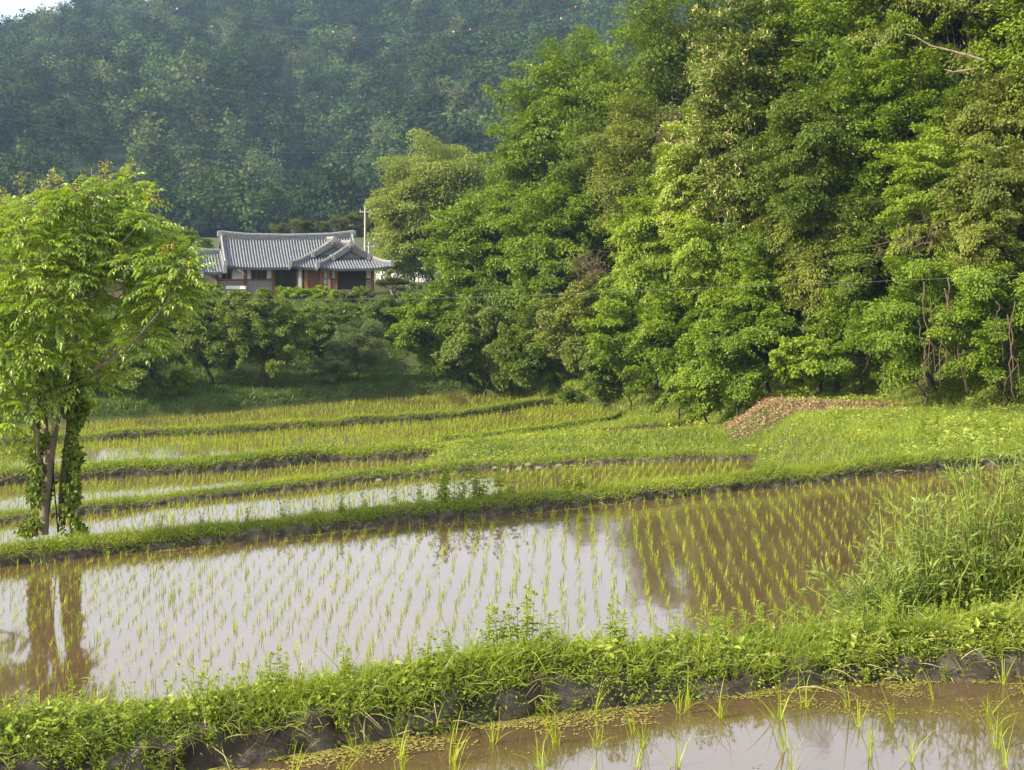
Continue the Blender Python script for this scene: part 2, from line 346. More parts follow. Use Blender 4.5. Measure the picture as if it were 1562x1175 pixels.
kind(build('ground_cover', [herb(BN[1], 500, .06, 0, .1, .9, .14, gap=.4), herb(BN[1], 160, .06, 0, -.02, .2, .05, gap=.5)], M['weed']), 'stuff')
kind(build('grass', [bund_grass(BN[2], 480, .22, .018, 0, .10, 1.5, gap=.1, seg=2), bund_grass(BN[2], 200, .16, .02, 0, 0, .2, seg=2, gap=.45)], M['grass']), 'stuff')
kind(build('grass', [bund_grass(BN[3], 420, .28, .022, 0, .06, 1.9, gap=.05, seg=2), herb(BN[3], 130, .1, 0, .1, 1.6, .25)], M['grass']), 'stuff')
kind(build('grass', [bund_grass(BN[4], 420, .26, .028, 0, .02, 1.2, gap=.08, seg=2)], M['grass']), 'stuff')

kind(build('grass', [bund_grass(BN[5], 420, .26, .028, 0, .05, 1.1, gap=.1, seg=2), herb(BN[5], 160, .1, 0, .0, 1., .2)], M['grass']), 'stuff')
def leafy(n, x0, x1, y0, y1, mask, L, H):
    x = RNG.uniform(x0, x1, n); y = RNG.uniform(y0, y1, n); q = fbm(x * .55, y * .55, 91) + .5; k = mask(x, y) & (q > .42); x, y, q = x[k], y[k], q[k]; n = len(x)
    p = np.stack([x, y, T(x, y) + H * (q - .3) * 2 * RNG.uniform(.1, 1, n)], -1)
    return leaves(p, RNG.normal(0, 1, (n, 3)) * [1, 1, .4] + [0, -.3, 0], RNG.normal(0, .4, (n, 3)) + [-.1, -.35, 1], L * RNG.uniform(.6, 1.5, n), L * RNG.uniform(.4, .8, n))
MU = lambda x, y: ((x - 10.3) / 2.1) ** 2 + ((y - 63.0 - fbm(x * .5, y * .5, 77) * 2.5) / 3.0) ** 2   # wood chips: < 1
MU2 = lambda x, y: ((x - 12.3) / 3.5) ** 2 + ((y - 57.4 + (x - 12.3) * .35 - fbm(x * .6, y * .6, 78) * 2) / 1.9) ** 2
def land_grass(n, x0, x1, y0, y1, mask, L, W, seg=2):
    x = RNG.uniform(x0, x1, n); y = RNG.uniform(y0, y1, n); k = mask(x, y); x, y = x[k], y[k]; n = len(x)
    p = np.stack([x, y, T(x, y) - .02], -1)
    d = nrm(np.array([0, -.1, 1.]) + RNG.normal(0, .35, (n, 3))); bd = nrm(RNG.normal(0, 1, (n, 3)) * [1, 1, .2])
    hz = (.5 + 1.1 * (fbm(x * .6, y * .6, 61) + .5)) * RNG.uniform(.5, 1.3, n)
    sc = np.clip(y / 50, .8, 2)
    return blades(p, d, L * hz * sc ** .3, W * sc * RNG.uniform(.7, 1.3, n), RNG.uniform(.1, .8, n), bd, seg)
def bankmask(x, y):
    d = x - XF(y); m = (y > B[1](x) + .3) & (d > -.4) & (d < HS(y) + 3)
    bare = (MU(x, y) < 1) | (MU2(x, y) < 1)
    bare &= RNG.uniform(0, 1, len(x)) > .16
    patch = fbm(x * .35, y * .35, 66) > -.22
    return m & ~bare & patch
kind(build('grass', [land_grass(190000, 0, 26, 33, 62, bankmask, .22, .016), land_grass(60000, 0, 20, 62, 112, bankmask, .3, .02)], M['grass']), 'stuff')
kind(build('ground_cover', [leafy(70000, 0, 26, 33, 112, bankmask, .13, .45)], M['weed']), 'stuff')
def midmask(x, y): return (x > -4) & (x < XF(y) + .3) & (y > B[2](x) + .9) & (y < C4(x) + .2) & ~((np.abs(x - 7) < 2.4) & (y > 67.6) & (y < 72.4))
kind(build('grass', [land_grass(60000, -4, 11, 52, 84, midmask, .27, .018), leafy(16000, -4, 11, 52, 84, midmask, .12, .42)], M['grass']), 'stuff')
def farmask(x, y):
    t = y - B[5](x); return (t > .5) & (x < XF(y) + 1) & (fbm(x * .25, y * .25, 68) > -.26)
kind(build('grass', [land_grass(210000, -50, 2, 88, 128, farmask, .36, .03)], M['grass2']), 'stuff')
def woodmask(x, y): return (x - XF(y) > HS(y) + .5) & (y > B[1](x) + 1)
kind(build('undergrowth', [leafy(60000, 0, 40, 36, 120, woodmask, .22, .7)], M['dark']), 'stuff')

# wood chips spread on the bank
n = 40000; x = RNG.uniform(7, 18, n); y = RNG.uniform(54, 69, n); q = np.minimum(MU(x, y), MU2(x, y)); k = (q < RNG.uniform(.3, 1.3, n)) & (x > XF(y) + .3); x, y = x[k], y[k]; n = len(x)
p = np.stack([x, y, T(x, y) + RNG.uniform(.0, .10, n)], -1)
kind(build('wood_chips', [leaves(p, RNG.normal(0, 1, (n, 3)) * [1, 1, .3], RNG.normal(0, .35, (n, 3)) + [0, 0, 1], RNG.uniform(.06, .17, n), RNG.uniform(.03, .08, n), 0)], M['chip']), 'stuff')
n = 5000; x = RNG.uniform(-2, 9, n); y = RNG.uniform(70, 105, n); d = x - XF(y); k = (d > -.3) & (d < 1.6) & (fbm(x * .4, y * .4, 71) > .08); x, y = x[k], y[k]; n = len(x)
p = np.stack([x, y, T(x, y) + .06], -1)
kind(build('wood_chips', [leaves(p, RNG.normal(0, 1, (n, 3)) * [1, 1, .3], RNG.normal(0, .35, (n, 3)) + [0, 0, 1], RNG.uniform(.12, .25, n), RNG.uniform(.06, .12, n), 0)], M['chip']), 'stuff')
# floating algae along the edge of the front paddy
n = 26000; x = RNG.uniform(-4, 8, n); e = RNG.exponential(.13, n) * (1 + .9 * sstep(-1, 4, x)); y = B[0](x) + .05 - e; k = fbm(x * 2.2, y * 5, 73) > -.16 + .28 * e; x, y = x[k], y[k]; n = len(x)
p = np.stack([x, y, Z[0] + .004 + RNG.uniform(0, .008, n)], -1)
v1 = leaves(p, RNG.normal(0, 1, (n, 3)) * [1, 1, .04], RNG.normal(0, .06, (n, 3)) + [0, 0, 1], RNG.uniform(.012, .035, n), RNG.uniform(.01, .026, n), 0, 0)
n = 2500; x = RNG.uniform(-5, 8, n); y = RNG.uniform(8.5, 12, n); k = (fbm(x * 1.1, y * 2.5, 74) > .12) & (y < B[0](x)); x, y = x[k], y[k]; n = len(x)
p = np.stack([x, y, Z[0] + .004 + RNG.uniform(0, .006, n)], -1)
v2 = leaves(p, RNG.normal(0, 1, (n, 3)) * [1, 1, .04], RNG.normal(0, .06, (n, 3)) + [0, 0, 1], RNG.uniform(.012, .03, n), RNG.uniform(.01, .02, n), 0, 0)
n = 5000; x = RNG.uniform(-14, 5, n); y = B[1](x) - RNG.exponential(.35, n) - .05; k = fbm(x * .9, (y - B[1](x)) * 5, 75) > .1; x, y = x[k], y[k]; n = len(x)
p = np.stack([x, y, Z[1] + .004 + RNG.uniform(0, .006, n)], -1)
v3 = leaves(p, RNG.normal(0, 1, (n, 3)) * [1, .5, .03], RNG.normal(0, .05, (n, 3)) + [0, 0, 1], RNG.uniform(.03, .09, n), RNG.uniform(.02, .04, n), 0, 0)
kind(build('algae', [v1, v2, v3], M['scum']), 'stuff')

# ---------------------------------------------------------------- rice
def tuft(rng, nb, L, W, seg=3, sp=.11):
    p = np.zeros((nb, 3)); p[:, :2] = rng.normal(0, .012, (nb, 2)); p[:, 2] = -.04
    d = nrm(rng.normal(0, sp, (nb, 3)) + [0, 0, 1]); bd = nrm(rng.normal(0, 1, (nb, 3)) * [1, 1, .1])
    return blades(p, d, L * rng.uniform(.55, 1.15, nb), W * rng.uniform(.7, 1.3, nb), rng.uniform(.05, .55, nb), bd, seg)
def rows(x0, x1, near, fr, z, rowdir, dr, ds, keepf=None, jit=.03, miss=.04):
    """plant positions: parallel rows dr apart running along rowdir, ds between plants"""
    u = nrm(np.array([*rowdir, 0.]))[:2]; w = np.array([u[1], -u[0]])
    c = np.array([(x0 + x1) / 2, float(near((x0 + x1) / 2) + fr((x0 + x1) / 2)) / 2]); R = 75
    a, b = np.meshgrid(np.arange(-R, R, dr), np.arange(-R, R, ds), indexing='ij')
    p = c + a[..., None] * w + b[..., None] * u; p = p.reshape(-1, 2) + RNG.normal(0, jit, (a.size, 2))
    k = (p[:, 0] > x0) & (p[:, 0] < x1); p = p[k]
    k = (p[:, 1] > near(p[:, 0])) & (p[:, 1] < fr(p[:, 0]) - .12) & (RNG.uniform(0, 1, len(p)) > miss); p = p[k]
    p[:, 0] += .22 * fbm(p[:, 0] * .25, p[:, 1] * .22, 19); p = p[fbm(p[:, 0] * .5, p[:, 1] * .35, 23) > -.3 + .25 * RNG.uniform(0, 1, len(p)) ** 3]
    k = np.abs(p[:, 0]) < p[:, 1] * .39 + 1.5; p = p[k]
    if keepf is not None: p = p[keepf(p)]
    return np.c_[p, np.full(len(p), z)]
r0 = rows(-6, 6.5, lambda x: x * 0 + 8.6, B[0], Z[0], (.10, 1), .33, .33, jit=.045, miss=.2)
r1 = rows(-16, 16, lambda x: B[0](x) + 5, B[1], Z[1], (.035, 1), .30, .18, jit=.032, miss=.07)
r0 = r0[(r0[:,1]>9.6)&(np.abs(r0[:,0]-.0)<r0[:,1]*.37+.1)]
r1 = r1[T(r1[:, 0], r1[:, 1]) < Z[1] - .02]
TF = []
rr = np.random.default_rng(5)
for k in range(6):
    v, f = tuft(rr, 7 + k % 3, .36, .0075, 4, .2)
    o = build('rice_seedling', [(v, f)], M['rice'], origin=(0, 0, 0)); TF.append(o)
    tag(o, 'young green rice seedling in the brown water of the front paddy', 'rice seedling', 'rice seedlings in the front paddy')
allp = [(p, 0) for p in r0] ; s1 = r1[np.argsort(r1[:, 1])]
vis = s1[s1[:, 1] > B[0](s1[:, 0]) + 8.0]                     # nearer ones are behind the near bund
nf = max(0, 290 - len(r0))
one = allp + [(p, 1) for p in vis[:nf]]
used = [False] * 6
for i, (p, fld) in enumerate(one):
    k = i % 6
    if not used[k]: o = TF[k]; used[k] = True
    else: o = TF[k].copy(); COL.objects.link(o)
    o.location = p; o.rotation_euler = (0, 0, RNG.uniform(0, 6.28)); s = RNG.uniform(.75, 1.2) * (1 if fld == 0 else .58); o.scale = (s, s, s)
    if fld:
        tag(o, 'young pale green rice seedling in the nearest rows of the large middle paddy', 'rice seedling', 'rice seedlings in the large middle paddy')
def plant(pos, nb, L, W, seg, nvar=8):
    rng = np.random.default_rng(3); var = [tuft(rng, nb, L, W, seg) for _ in range(nvar)]; out = []
    pick = rng.integers(0, nvar, len(pos)); ang = rng.uniform(0, 6.28, len(pos)); sc = rng.uniform(.55, 1.35, len(pos))
    for k in range(nvar):
        q = pick == k; P_, A, S = pos[q], ang[q], sc[q]; v, f = var[k]
        c, s = np.cos(A)[:, None], np.sin(A)[:, None]
        w = np.stack([v[None, :, 0] * c - v[None, :, 1] * s, v[None, :, 0] * s + v[None, :, 1] * c, np.broadcast_to(v[None, :, 2], (len(P_), len(v)))], -1) * S[:, None, None] + P_[:, None]
        out.append((w.reshape(-1, 3), (np.arange(len(P_))[:, None, None] * len(v) + f[None]).reshape(-1, 4)))
    return out
rest = vis[nf:]
r2 = rows(-26, 8.5, lambda x: B[2](x) - 12, B[2], Z[2], (.25, 1), .30, .2, jit=.03); r2 = r2[(r2[:, 1] > B[1](r2[:, 0]) + 4)]
r3 = rows(-28, -2.5, lambda x: B[2](x) + 1.2, B[3], Z[3], (.25, 1), .30, .2)
r4 = rows(-36, 6.8, lambda x: np.where(x < -4, B[3](x) + 3, C4(x) + .3), B[4], Z[4], (.22, 1), .31, .2); r4 = r4[T(r4[:, 0], r4[:, 1]) < Z[4] - .02]
r5 = rows(-44, 2, lambda x: B[4](x) + 2.2, B[5], Z[5], (.2, 1), .31, .24); r5 = r5[T(r5[:, 0], r5[:, 1]) < Z[5] - .02]
parts = plant(rest, 5, .205, .0085, 3) + plant(np.vstack([r2, r3]), 4, .30, .016, 2) + plant(r4, 5, .30, .018, 2) + plant(r5, 4, .30, .022, 1)
kind(build('rice_seedlings', parts, M['rice']), 'stuff')
print('rice', len(r0), len(rest), len(r2), len(r3), len(r4), len(r5))
# ---------------------------------------------------------------- trees
def crown(rng, c, rx, ry, rz, N, L, W, clump=.20, nclump=None, droop=.22, flat=.55, lump=.5, spread=1.0, bottom=.75, no=.75, nr=.42, cn=.25):
    c = np.asarray(c, float); R = (rx * ry * rz) ** (1 / 3)
    rc0 = clump * R * .80
    if nclump is None: nclump = int(min(520, 5.2 / clump ** 2 * max(1, rz / rx)))
    q = rdir(nclump, rng); q[:, 2] = np.where((q[:, 2] < 0) & (rng.uniform(0, 1, nclump) < .35), -q[:, 2], q[:, 2])
    q = q / (np.abs(q) ** 3).sum(1, keepdims=True) ** (1 / 3)
    r = .34 + .60 * rng.uniform(0, 1, nclump) ** .6
    ph = np.arctan2(q[:, 1], q[:, 0]); sd = rng.integers(0, 999)
    r *= 1 + lump * 2 * fbm(ph * 1.3 + 9, q[:, 2] * 2.2 + 5, sd, 3)
    ext = np.array([rx, ry, rz]) * np.where(q[:, 2:] < 0, np.array([1, 1, bottom]), 1)
    C = c + q * ext * r[:, None]
    rc = rc0 * rng.uniform(.6, 1.6, nclump)
    w = rc ** 2; cnt = rng.multinomial(N, w / w.sum()); ix = np.repeat(np.arange(nclump), cnt); n = len(ix)
    ax = nrm(q * [1, 1, .5] + [0, 0, .12] + rng.normal(0, .45, (nclump, 3))); up = np.array([0, 0, 1.])
    bx = nrm(np.cross(up, ax)); nx = np.cross(ax, bx)
    s = rdir(n, rng) * rng.uniform(.05, 1, n)[:, None] ** .45; s[:, 2] = np.where(rng.uniform(0, 1, n) < .6, np.abs(s[:, 2]), s[:, 2])
    taper = 1 - .35 * np.clip(s[:, :1], 0, 1)
    pos = C[ix] + rc[ix, None] * spread * (ax[ix] * s[:, :1] * 1.35 + bx[ix] * s[:, 1:2] * taper + nx[ix] * s[:, 2:] * flat * taper - up * (np.clip(s[:, :1], 0, 1) ** 2) * droop)
    out = nrm(pos - c + [0, 0, .0])
    d = nrm(ax[ix] * .7 + bx[ix] * s[:, 1:2] * .8 + rng.normal(0, .45, (n, 3)) - up * droop)
    nn = nrm(up * .7 + out * no + (s[:, :1] * ax[ix] + s[:, 1:2] * bx[ix] + s[:, 2:] * nx[ix]) * cn + rng.normal(0, nr, (n, 3)))
    sz = rng.uniform(.65, 1.3, n)
    return leaves(pos, d, nn, L * sz, W * sz * rng.uniform(.85, 1.15, n)), C, rc

def limbs(rng, base, top, C, n, r0, sides=5):
    """tapered trunk with limbs that reach into the leaf sprays"""
    base = np.asarray(base, float); top = np.asarray(top, float); parts = []
    t = np.linspace(0, 1, 8)[:, None]; wob = rng.normal(0, .035, (8, 3)) * np.linalg.norm(top - base); wob[0] = 0
    tr = base + (top - base) * t + wob * [1, 1, .2]
    rad = r0 * (1 - .8 * t[:, 0]); rad[0] *= 1.35
    parts.append(tube(tr, rad, 7))
    for k in rng.permutation(len(C))[:n]:
        f = rng.uniform(.25, .85); a = base + (top - base) * f; a = np.array([np.interp(f, t[:, 0], tr[:, j]) for j in range(3)])
        b = C[k]; m = (a + b) / 2 + [0, 0, -.12 * np.linalg.norm(b - a)] + rng.normal(0, .06, 3) * np.linalg.norm(b - a)
        u = np.linspace(0, 1, 5)[:, None]; pts = (1 - u) ** 2 * a + 2 * u * (1 - u) * m + u * u * b
        rr = r0 * .42 * (1 - f * .6); parts.append(tube(pts, rr * (1 - .85 * u[:, 0]) + .008, sides))
    return parts

def tree(name, label, px, ytop, D, hw, m, N, L, W=None, ybot=None, cat='tree', group=None, base=None, seed=0, trunk='bark', r0=None, nb=26, bloom=0, flatz=1., lean=0, depth=1., **kw):
    N = int(N * 1.75); L *= .92; rng = np.random.default_rng(int(px * 7 + D * 13 + seed) % 99991); W = W or L * .55
    x = (px - CX) * D / F; zt = -(ytop - HY) * D / F
    zb = float(T(x, D)) if base is None else base
    zc0 = zb + .1 * (zt - zb) if ybot is None else -(ybot - HY) * D / F
    zc0 = max(zc0, zb + .05)
    rz = (zt - zc0) / (1 + kw.get('bottom', .75)) / 1.12; c = np.array([x, D, zt - rz * 1.10])
    root = thing(name, label, cat, (x, D, zb), group)
    (v, f), C, rc = crown(rng, c, hw * .92, hw * .92 * depth, rz, N, L, W, **kw)
    build('crown', [(v, f)], M[m], root)
    if trunk:
        r0 = r0 or .010 * (zt - zb)
        build('trunk', limbs(rng, (x + lean, D, zb - .3), c + [0, 0, rz * .45], C, nb, r0), M[trunk], root, smooth=True)
    if bloom:
        k = rng.choice(len(f), bloom); p = v.reshape(-1, 4, 3)[k, 0]; p = p[((p - c)[:, 2] > -rz * .55) & ((p - c)[:, 0] < hw * rng.uniform(-.6, .6, len(p)))]; n = len(p)
        ds = []
        for _ in range(4):
            ds.append(leaves(p + rng.normal(0, .05, (n, 3)), nrm(p - c) * .6 + rng.normal(0, .5, (n, 3)) + [0, 0, .1], rng.normal(0, .5, (n, 3)) + [0, 0, 1], rng.uniform(.14, .3, n), .05, .3))
        build('blossom', ds, M['blossom'], root)
    return root

gw = 'trees of the wooded hillside'
W_ = [  # label, x, y of top, distance, half width, material, leaves, leaf length, crown foot (photo y), extra
 ('tall oak at the left end of the wood, its crown standing against the blue hill', 815, 88, 118, 4.4, 'oak', 26000, .30, 470, {}),
 ('bushy oak crown stepping up to the right behind the leftmost tall oak', 880, 22, 116, 5.4, 'oak', 30000, .30, 470, {}),
 ('high oak crown whose top meets the hill ridge at the frame edge', 975, 2, 113, 5.6, 'oak', 30000, .30, 470, {}),
 ('dark green broad crown on the skyline left of the cream blossom', 1062, -70, 100, 5.2, 'dark', 34000, .27, 420, {}),
 ('bright oak leaning out over the low bushes right of the olive green tree', 725, 285, 110, 4.3, 'oak', 26000, .29, 540, {}),
 ('vivid green oak with ragged sprays in the hollow of the wood', 838, 250, 103, 4.2, 'oak', 28000, .27, 540, {}),
 ('grey green tree peeping out between the olive tree and the tall oak', 783, 236, 138, 3., 'grey', 12000, .28, 420, {}),
 ('rounded pale crown draped with creeper above the bare brown twigs', 972, 122, 95, 3.1, 'grey', 22000, .20, 420, dict(clump=.3, flat=.7)),
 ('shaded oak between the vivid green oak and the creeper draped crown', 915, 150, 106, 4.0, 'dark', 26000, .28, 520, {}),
 ('chestnut covered with cream blossom running down its left side', 1140, -60, 71, 3.0, 'dark', 34000, .2, 420, dict(bloom=5200)),
 ('smaller chestnut with cream catkins below the great blossoming one', 1085, 140, 74, 2.7, 'bright', 26000, .2, 420, dict(bloom=3600)),
 ('yellow green tree with drooping sprays above the grassy bank corner', 1000, 262, 84, 3.3, 'bright', 28000, .22, 560, dict(droop=.5)),
 ('bright yellow green tree in the middle of the wood above the wood chips', 1112, 250, 73, 3.2, 'bright', 32000, .19, 540, dict(droop=.45)),
 ('great dark tree rising out of the top of the picture behind the blossom', 1262, -170, 77, 4.4, 'dark', 40000, .24, 330, {}),
 ('blue green tree with small leaves under the great dark tree', 1245, 95, 65, 3.5, 'dark', 38000, .17, 430, {}),
 ('lofty tree at the top edge with light sprays on shaded limbs', 1355, -230, 68, 4.6, 'oak', 42000, .22, 300, {}),
 ('mid green tree with layered sprays below the bare dead limb', 1360, 40, 64, 3.3, 'oak', 36000, .17, 380, {}),
 ('long leaved locust filling the top right corner of the picture', 1475, -240, 65, 4.6, 'grey', 46000, .20, 280, dict(droop=.5)),
 ('drooping tree at the right edge under the long leaved locust', 1545, 60, 59, 3.2, 'grey', 36000, .17, 420, dict(droop=.5)),
 ('bright maple spray jutting out beside the dark hollow', 1432, 190, 58, 2.2, 'bright', 28000, .15, 420, dict(flat=.35)),
 ('grey green fine leaved tree leaning over the hanging vines', 1525, 215, 55, 2.5, 'grey', 30000, .14, 460, {}),
 ('soft green tree with pale shoots left of the dark hollow', 1275, 235, 65, 3.0, 'grey', 36000, .15, 520, dict(droop=.45)),
 ('light green tree over the left end of the wood chips', 1180, 330, 68, 2.9, 'oak', 30000, .17, 590, {}),
 ('tall tree beyond the right edge of the frame on the slope', 1655, -180, 60, 4.6, 'oak', 30000, .2, 480, {}),
 ('tall tree in the second row behind the locust on the upper slope', 1560, -330, 76, 5.5, 'dark', 26000, .28, 250, {}),
 ('tall tree behind the lofty one on the upper slope', 1300, -330, 88, 6, 'dark', 26000, .3, 200, {}),
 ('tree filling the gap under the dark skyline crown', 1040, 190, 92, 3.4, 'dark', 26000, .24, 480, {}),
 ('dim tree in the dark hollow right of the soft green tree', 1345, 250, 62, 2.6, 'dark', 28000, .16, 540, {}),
]
for lab, px, yt, D, hw, m, N, L, yb, kw in W_:
    tree('forest_tree', lab, px, yt, D, hw, m, N, L, ybot=yb, group=gw, **kw)
S_ = [
 ('thicket of yellow green kudzu leaves beside the right end of the wood chips', 1235, 500, 62.5, 1.8, 'bright', 9000, .17, .14, {}),
 ('bush under the soft green tree with dense mid green leaves', 1320, 420, 61.5, 2.5, 'vine', 22000, .15, None, {}),
 ('curtain of creeper behind the left bundle of hanging vines', 1405, 385, 56, 2.3, 'vine', 20000, .14, None, {}),
 ('leafy creeper mound at the right edge behind the hanging vines', 1522, 395, 53, 2.2, 'vine', 20000, .14, None, {}),
 ('creeper thicket beyond the right edge of the picture', 1625, 370, 52, 2.4, 'vine', 14000, .14, None, {}),
 ('bush directly above the left tip of the wood chips', 1125, 440, 66.5, 2.5, 'vine', 22000, .17, None, {}),
 ('rounded bush on the bank edge below the yellow green tree', 1035, 430, 73, 2.6, 'oak', 20000, .2, None, {}),
 ('bush with hanging shoots above the bank corner', 960, 430, 80, 2.5, 'vine', 18000, .21, None, {}),
 ('bush around the bare brown twigs near the end of the third paddy', 893, 415, 90, 2.9, 'grey', 20000, .22, None, {}),
 ('dark bush at the foot of the wood where the banks meet', 822, 450, 97, 3.1, 'dark', 20000, .24, None, {}),
 ('deep green bush behind the right end of the farthest paddy', 742, 435, 103, 3.2, 'shrub', 20000, .25, None, {}),
 ('wide low bush behind the middle of the farthest paddy', 660, 440, 107, 3.1, 'oak', 18000, .26, None, {}),
 ('low dark shrub in the shade at the back of the bank corner', 700, 520, 105, 2.0, 'dark', 8000, .22, None, {}),
 ('low creeper clump under the rounded bush on the bank edge', 1075, 520, 68.5, 1.5, 'bright', 8000, .17, None, {}),
 ('low leafy clump under the bush with hanging shoots', 925, 520, 84, 1.7, 'shrub', 8000, .2, None, {}),
 ('small dark shrub alone on the grassy slope corner', 870, 592, 86, .75, 'dark', 2500, .14, None, {}),
]
for lab, px, yt, D, hw, m, N, L, Wd, kw in S_:
    tree('bush', lab, px, yt, D, hw, m, N, L, W=Wd, cat='bush', group='bushes along the foot of the wood', nb=14, r0=.06, bottom=.9, clump=.3, **kw)
# trees and shrubs between the far paddy and the house
tree('olive_tree', 'round olive green tree with fine foliage right of the utility pole', 668, 216, 150, 7.5, 'olive', 60000, .30, ybot=455, clump=.3, flat=.75, spread=1.2, lump=.2)
tree('olive_tree', 'lower olive green tree at the left flank of the round olive tree', 626, 262, 146, 3.6, 'olive', 26000, .28, ybot=450, clump=.3, flat=.75, spread=1.2, lump=.2)
gy_ = 'trees on the bank between the paddies and the house'
tree('bank_tree', 'dark spreading tree with visible trunk on the bank in front of the house', 405, 436, 101, 3.7, 'yard', 24000, .21, ybot=572, group=gy_, r0=.2, flat=.6, lean=-.2)
tree('bank_tree', 'forked tree left of the dark spreading tree on the bank', 322, 430, 101.5, 3.0, 'yard', 20000, .21, ybot=570, group=gy_, r0=.17, flat=.6)
tree('bank_tree', 'tree between the barn and the forked tree, half hidden by the near tree', 252, 425, 106, 3.0, 'yard', 20000, .22, ybot=585, group=gy_)
tree('bank_tree', 'tree behind the trunk of the near tree on the far bank', 118, 455, 98, 3.2, 'oak', 18000, .22, ybot=600, group=gy_)
tree('bank_tree', 'tree at the left edge of the picture on the far bank', 15, 440, 97, 3.6, 'oak', 20000, .22, ybot=600, group=gy_)
tree('bank_tree', 'slim tree right of the dark spreading tree', 487, 462, 108, 1.9, 'yard', 9000, .22, ybot=590, group=gy_)
tree('bush', 'rounded bush on the far bank under the near tree', 212, 505, 95.5, 2.4, 'yard', 16000, .2, cat='bush', bottom=.9, clump=.3)
tree('bush', 'small bush on the far bank left of the forked tree', 268, 565, 97, 1.2, 'oak', 6000, .2, cat='bush', bottom=.9, clump=.3)
tree('feathery_shrub', 'pale feathery shrub left of the wide low bush', 545, 492, 105, 2.0, 'pale', 16000, .20, W=.05, cat='shrub', bottom=.9, clump=.3, flat=.9, droop=.1)
tree('feathery_shrub', 'low pale shrub at the foot of the feathery one on the far bank', 500, 540, 103, 1.3, 'pale', 5000, .18, W=.06, cat='shrub', bottom=.9, clump=.3)
tree('garden_shrub', 'dark rounded shrub below the right corner of the house', 570, 448, 116, 2.5, 'shrub', 15000, .2, cat='shrub', bottom=.9, clump=.32)
tree('garden_shrub', 'pale rounded shrub at the foot of the olive trees', 645, 432, 124, 2.6, 'pale', 15000, .2, cat='shrub', bottom=.9, clump=.32)
tree('garden_shrub', 'light green shrub in front of the house door', 488, 440, 127, 1.7, 'bright', 9000, .18, cat='shrub', bottom=.9, clump=.34)
tree('garden_shrub', 'light green shrub in front of the glazed hall of the house', 443, 441, 127, 1.5, 'bright', 8000, .18, cat='shrub', bottom=.9, clump=.34)
tree('garden_shrub', 'dark shrub under the lattice window of the house', 527, 447, 126, 1.3, 'shrub', 7000, .18, cat='shrub', bottom=.9, clump=.34)
tree('garden_shrub', 'thin greyish shrub by the right corner post of the house', 552, 436, 125, 1.0, 'grey', 3000, .18, cat='shrub', bottom=.9, clump=.34)
tree('garden_shrub', 'yellowish shrub below the slim tree in the house garden', 505, 455, 116, 1.1, 'yard', 5000, .18, cat='shrub', bottom=.9, clump=.34)
tree('garden_shrub', 'olive coloured shrub left of the house front', 318, 436, 125, 1.6, 'yard', 9000, .18, cat='shrub', bottom=.9, clump=.34)
for px, yt, D, hw, m, lab in [(282, 342, 158, 2.8, 'yard', 'small tree directly left of the tiled roof'), (215, 318, 162, 3.2, 'oak', 'tree behind the right side of the near tree crown'), (95, 300, 168, 3.4, 'yard', 'distant tree left of the antenna building'), (20, 296, 170, 4, 'oak', 'distant tree at the left frame edge below the hill'), (300, 375, 150, 2.2, 'yard', 'low tree at the left end of the house roof')]:
    tree('village_tree', lab, px, yt, D, hw, m, 12000, .28, group='trees behind the village', ybot=440)
def pine(label, px, yt, D, hw, tiers, ybase):
    rng = np.random.default_rng(px); x = (px - CX) * D / F; zb = -(ybase - HY) * D / F; zt = -(yt - HY) * D / F
    root = thing('pine_tree', label, 'pine tree', (x, D, zb)); parts = []; tw = []
    tr = np.array([[x, D, zb - .2], [x + .15, D, zb + (zt - zb) * .4], [x - .15, D, zb + (zt - zb) * .75], [x, D, zt - .2]])
    tw.append(tube(tr, [.2, .16, .1, .04], 7))
    for dx, dz, r, h in tiers:
        c = np.array([x + dx, D + rng.uniform(-.4, .4), zt - dz]); (v, f), C, rc = crown(rng, c, r * .78, r * .78, h, 3000, .22, .05, clump=.42, flat=.6, droop=0)
        parts.append((v, f)); a = tr[2] + [0, 0, -.3]; tw.append(tube([a, (a + c) / 2 + [0, 0, -.1], c], [.09, .07, .03], 5))
    build('crown', parts, M['pine'], root); build('trunk', tw, M['barkpale'], root, smooth=True)
pine('flat topped pine behind the middle of the roof ridge', 447, 338, 166, 2.4, [(-1.7, .9, 1.2, .5), (.4, .5, 1.5, .6), (1.9, .7, 1.1, .5), (0, 1.6, 1.6, .5)], 425)
pine('taller pine behind the right end of the roof ridge', 522, 328, 162, 2.6, [(-2.1, 1.3, 1.1, .5), (-.6, .9, 1.2, .6), (1.2, .5, 1.5, .7), (.6, 2.1, 1.5, .6), (2.3, 1.6, 1., .5)], 425)
pine('thin pine right of the tall utility pole', 582, 330, 170, 2, [(-1, .8, 1, .5), (.6, .6, 1.1, .5), (0, 2, 1.2, .6)], 425)
pine('small pruned garden pine with bare forked trunk right of the house', 597, 424, 124, 1.3, [(-.9, .45, .6, .22), (.2, .3, .75, .25), (1., .5, .6, .22)], 470)
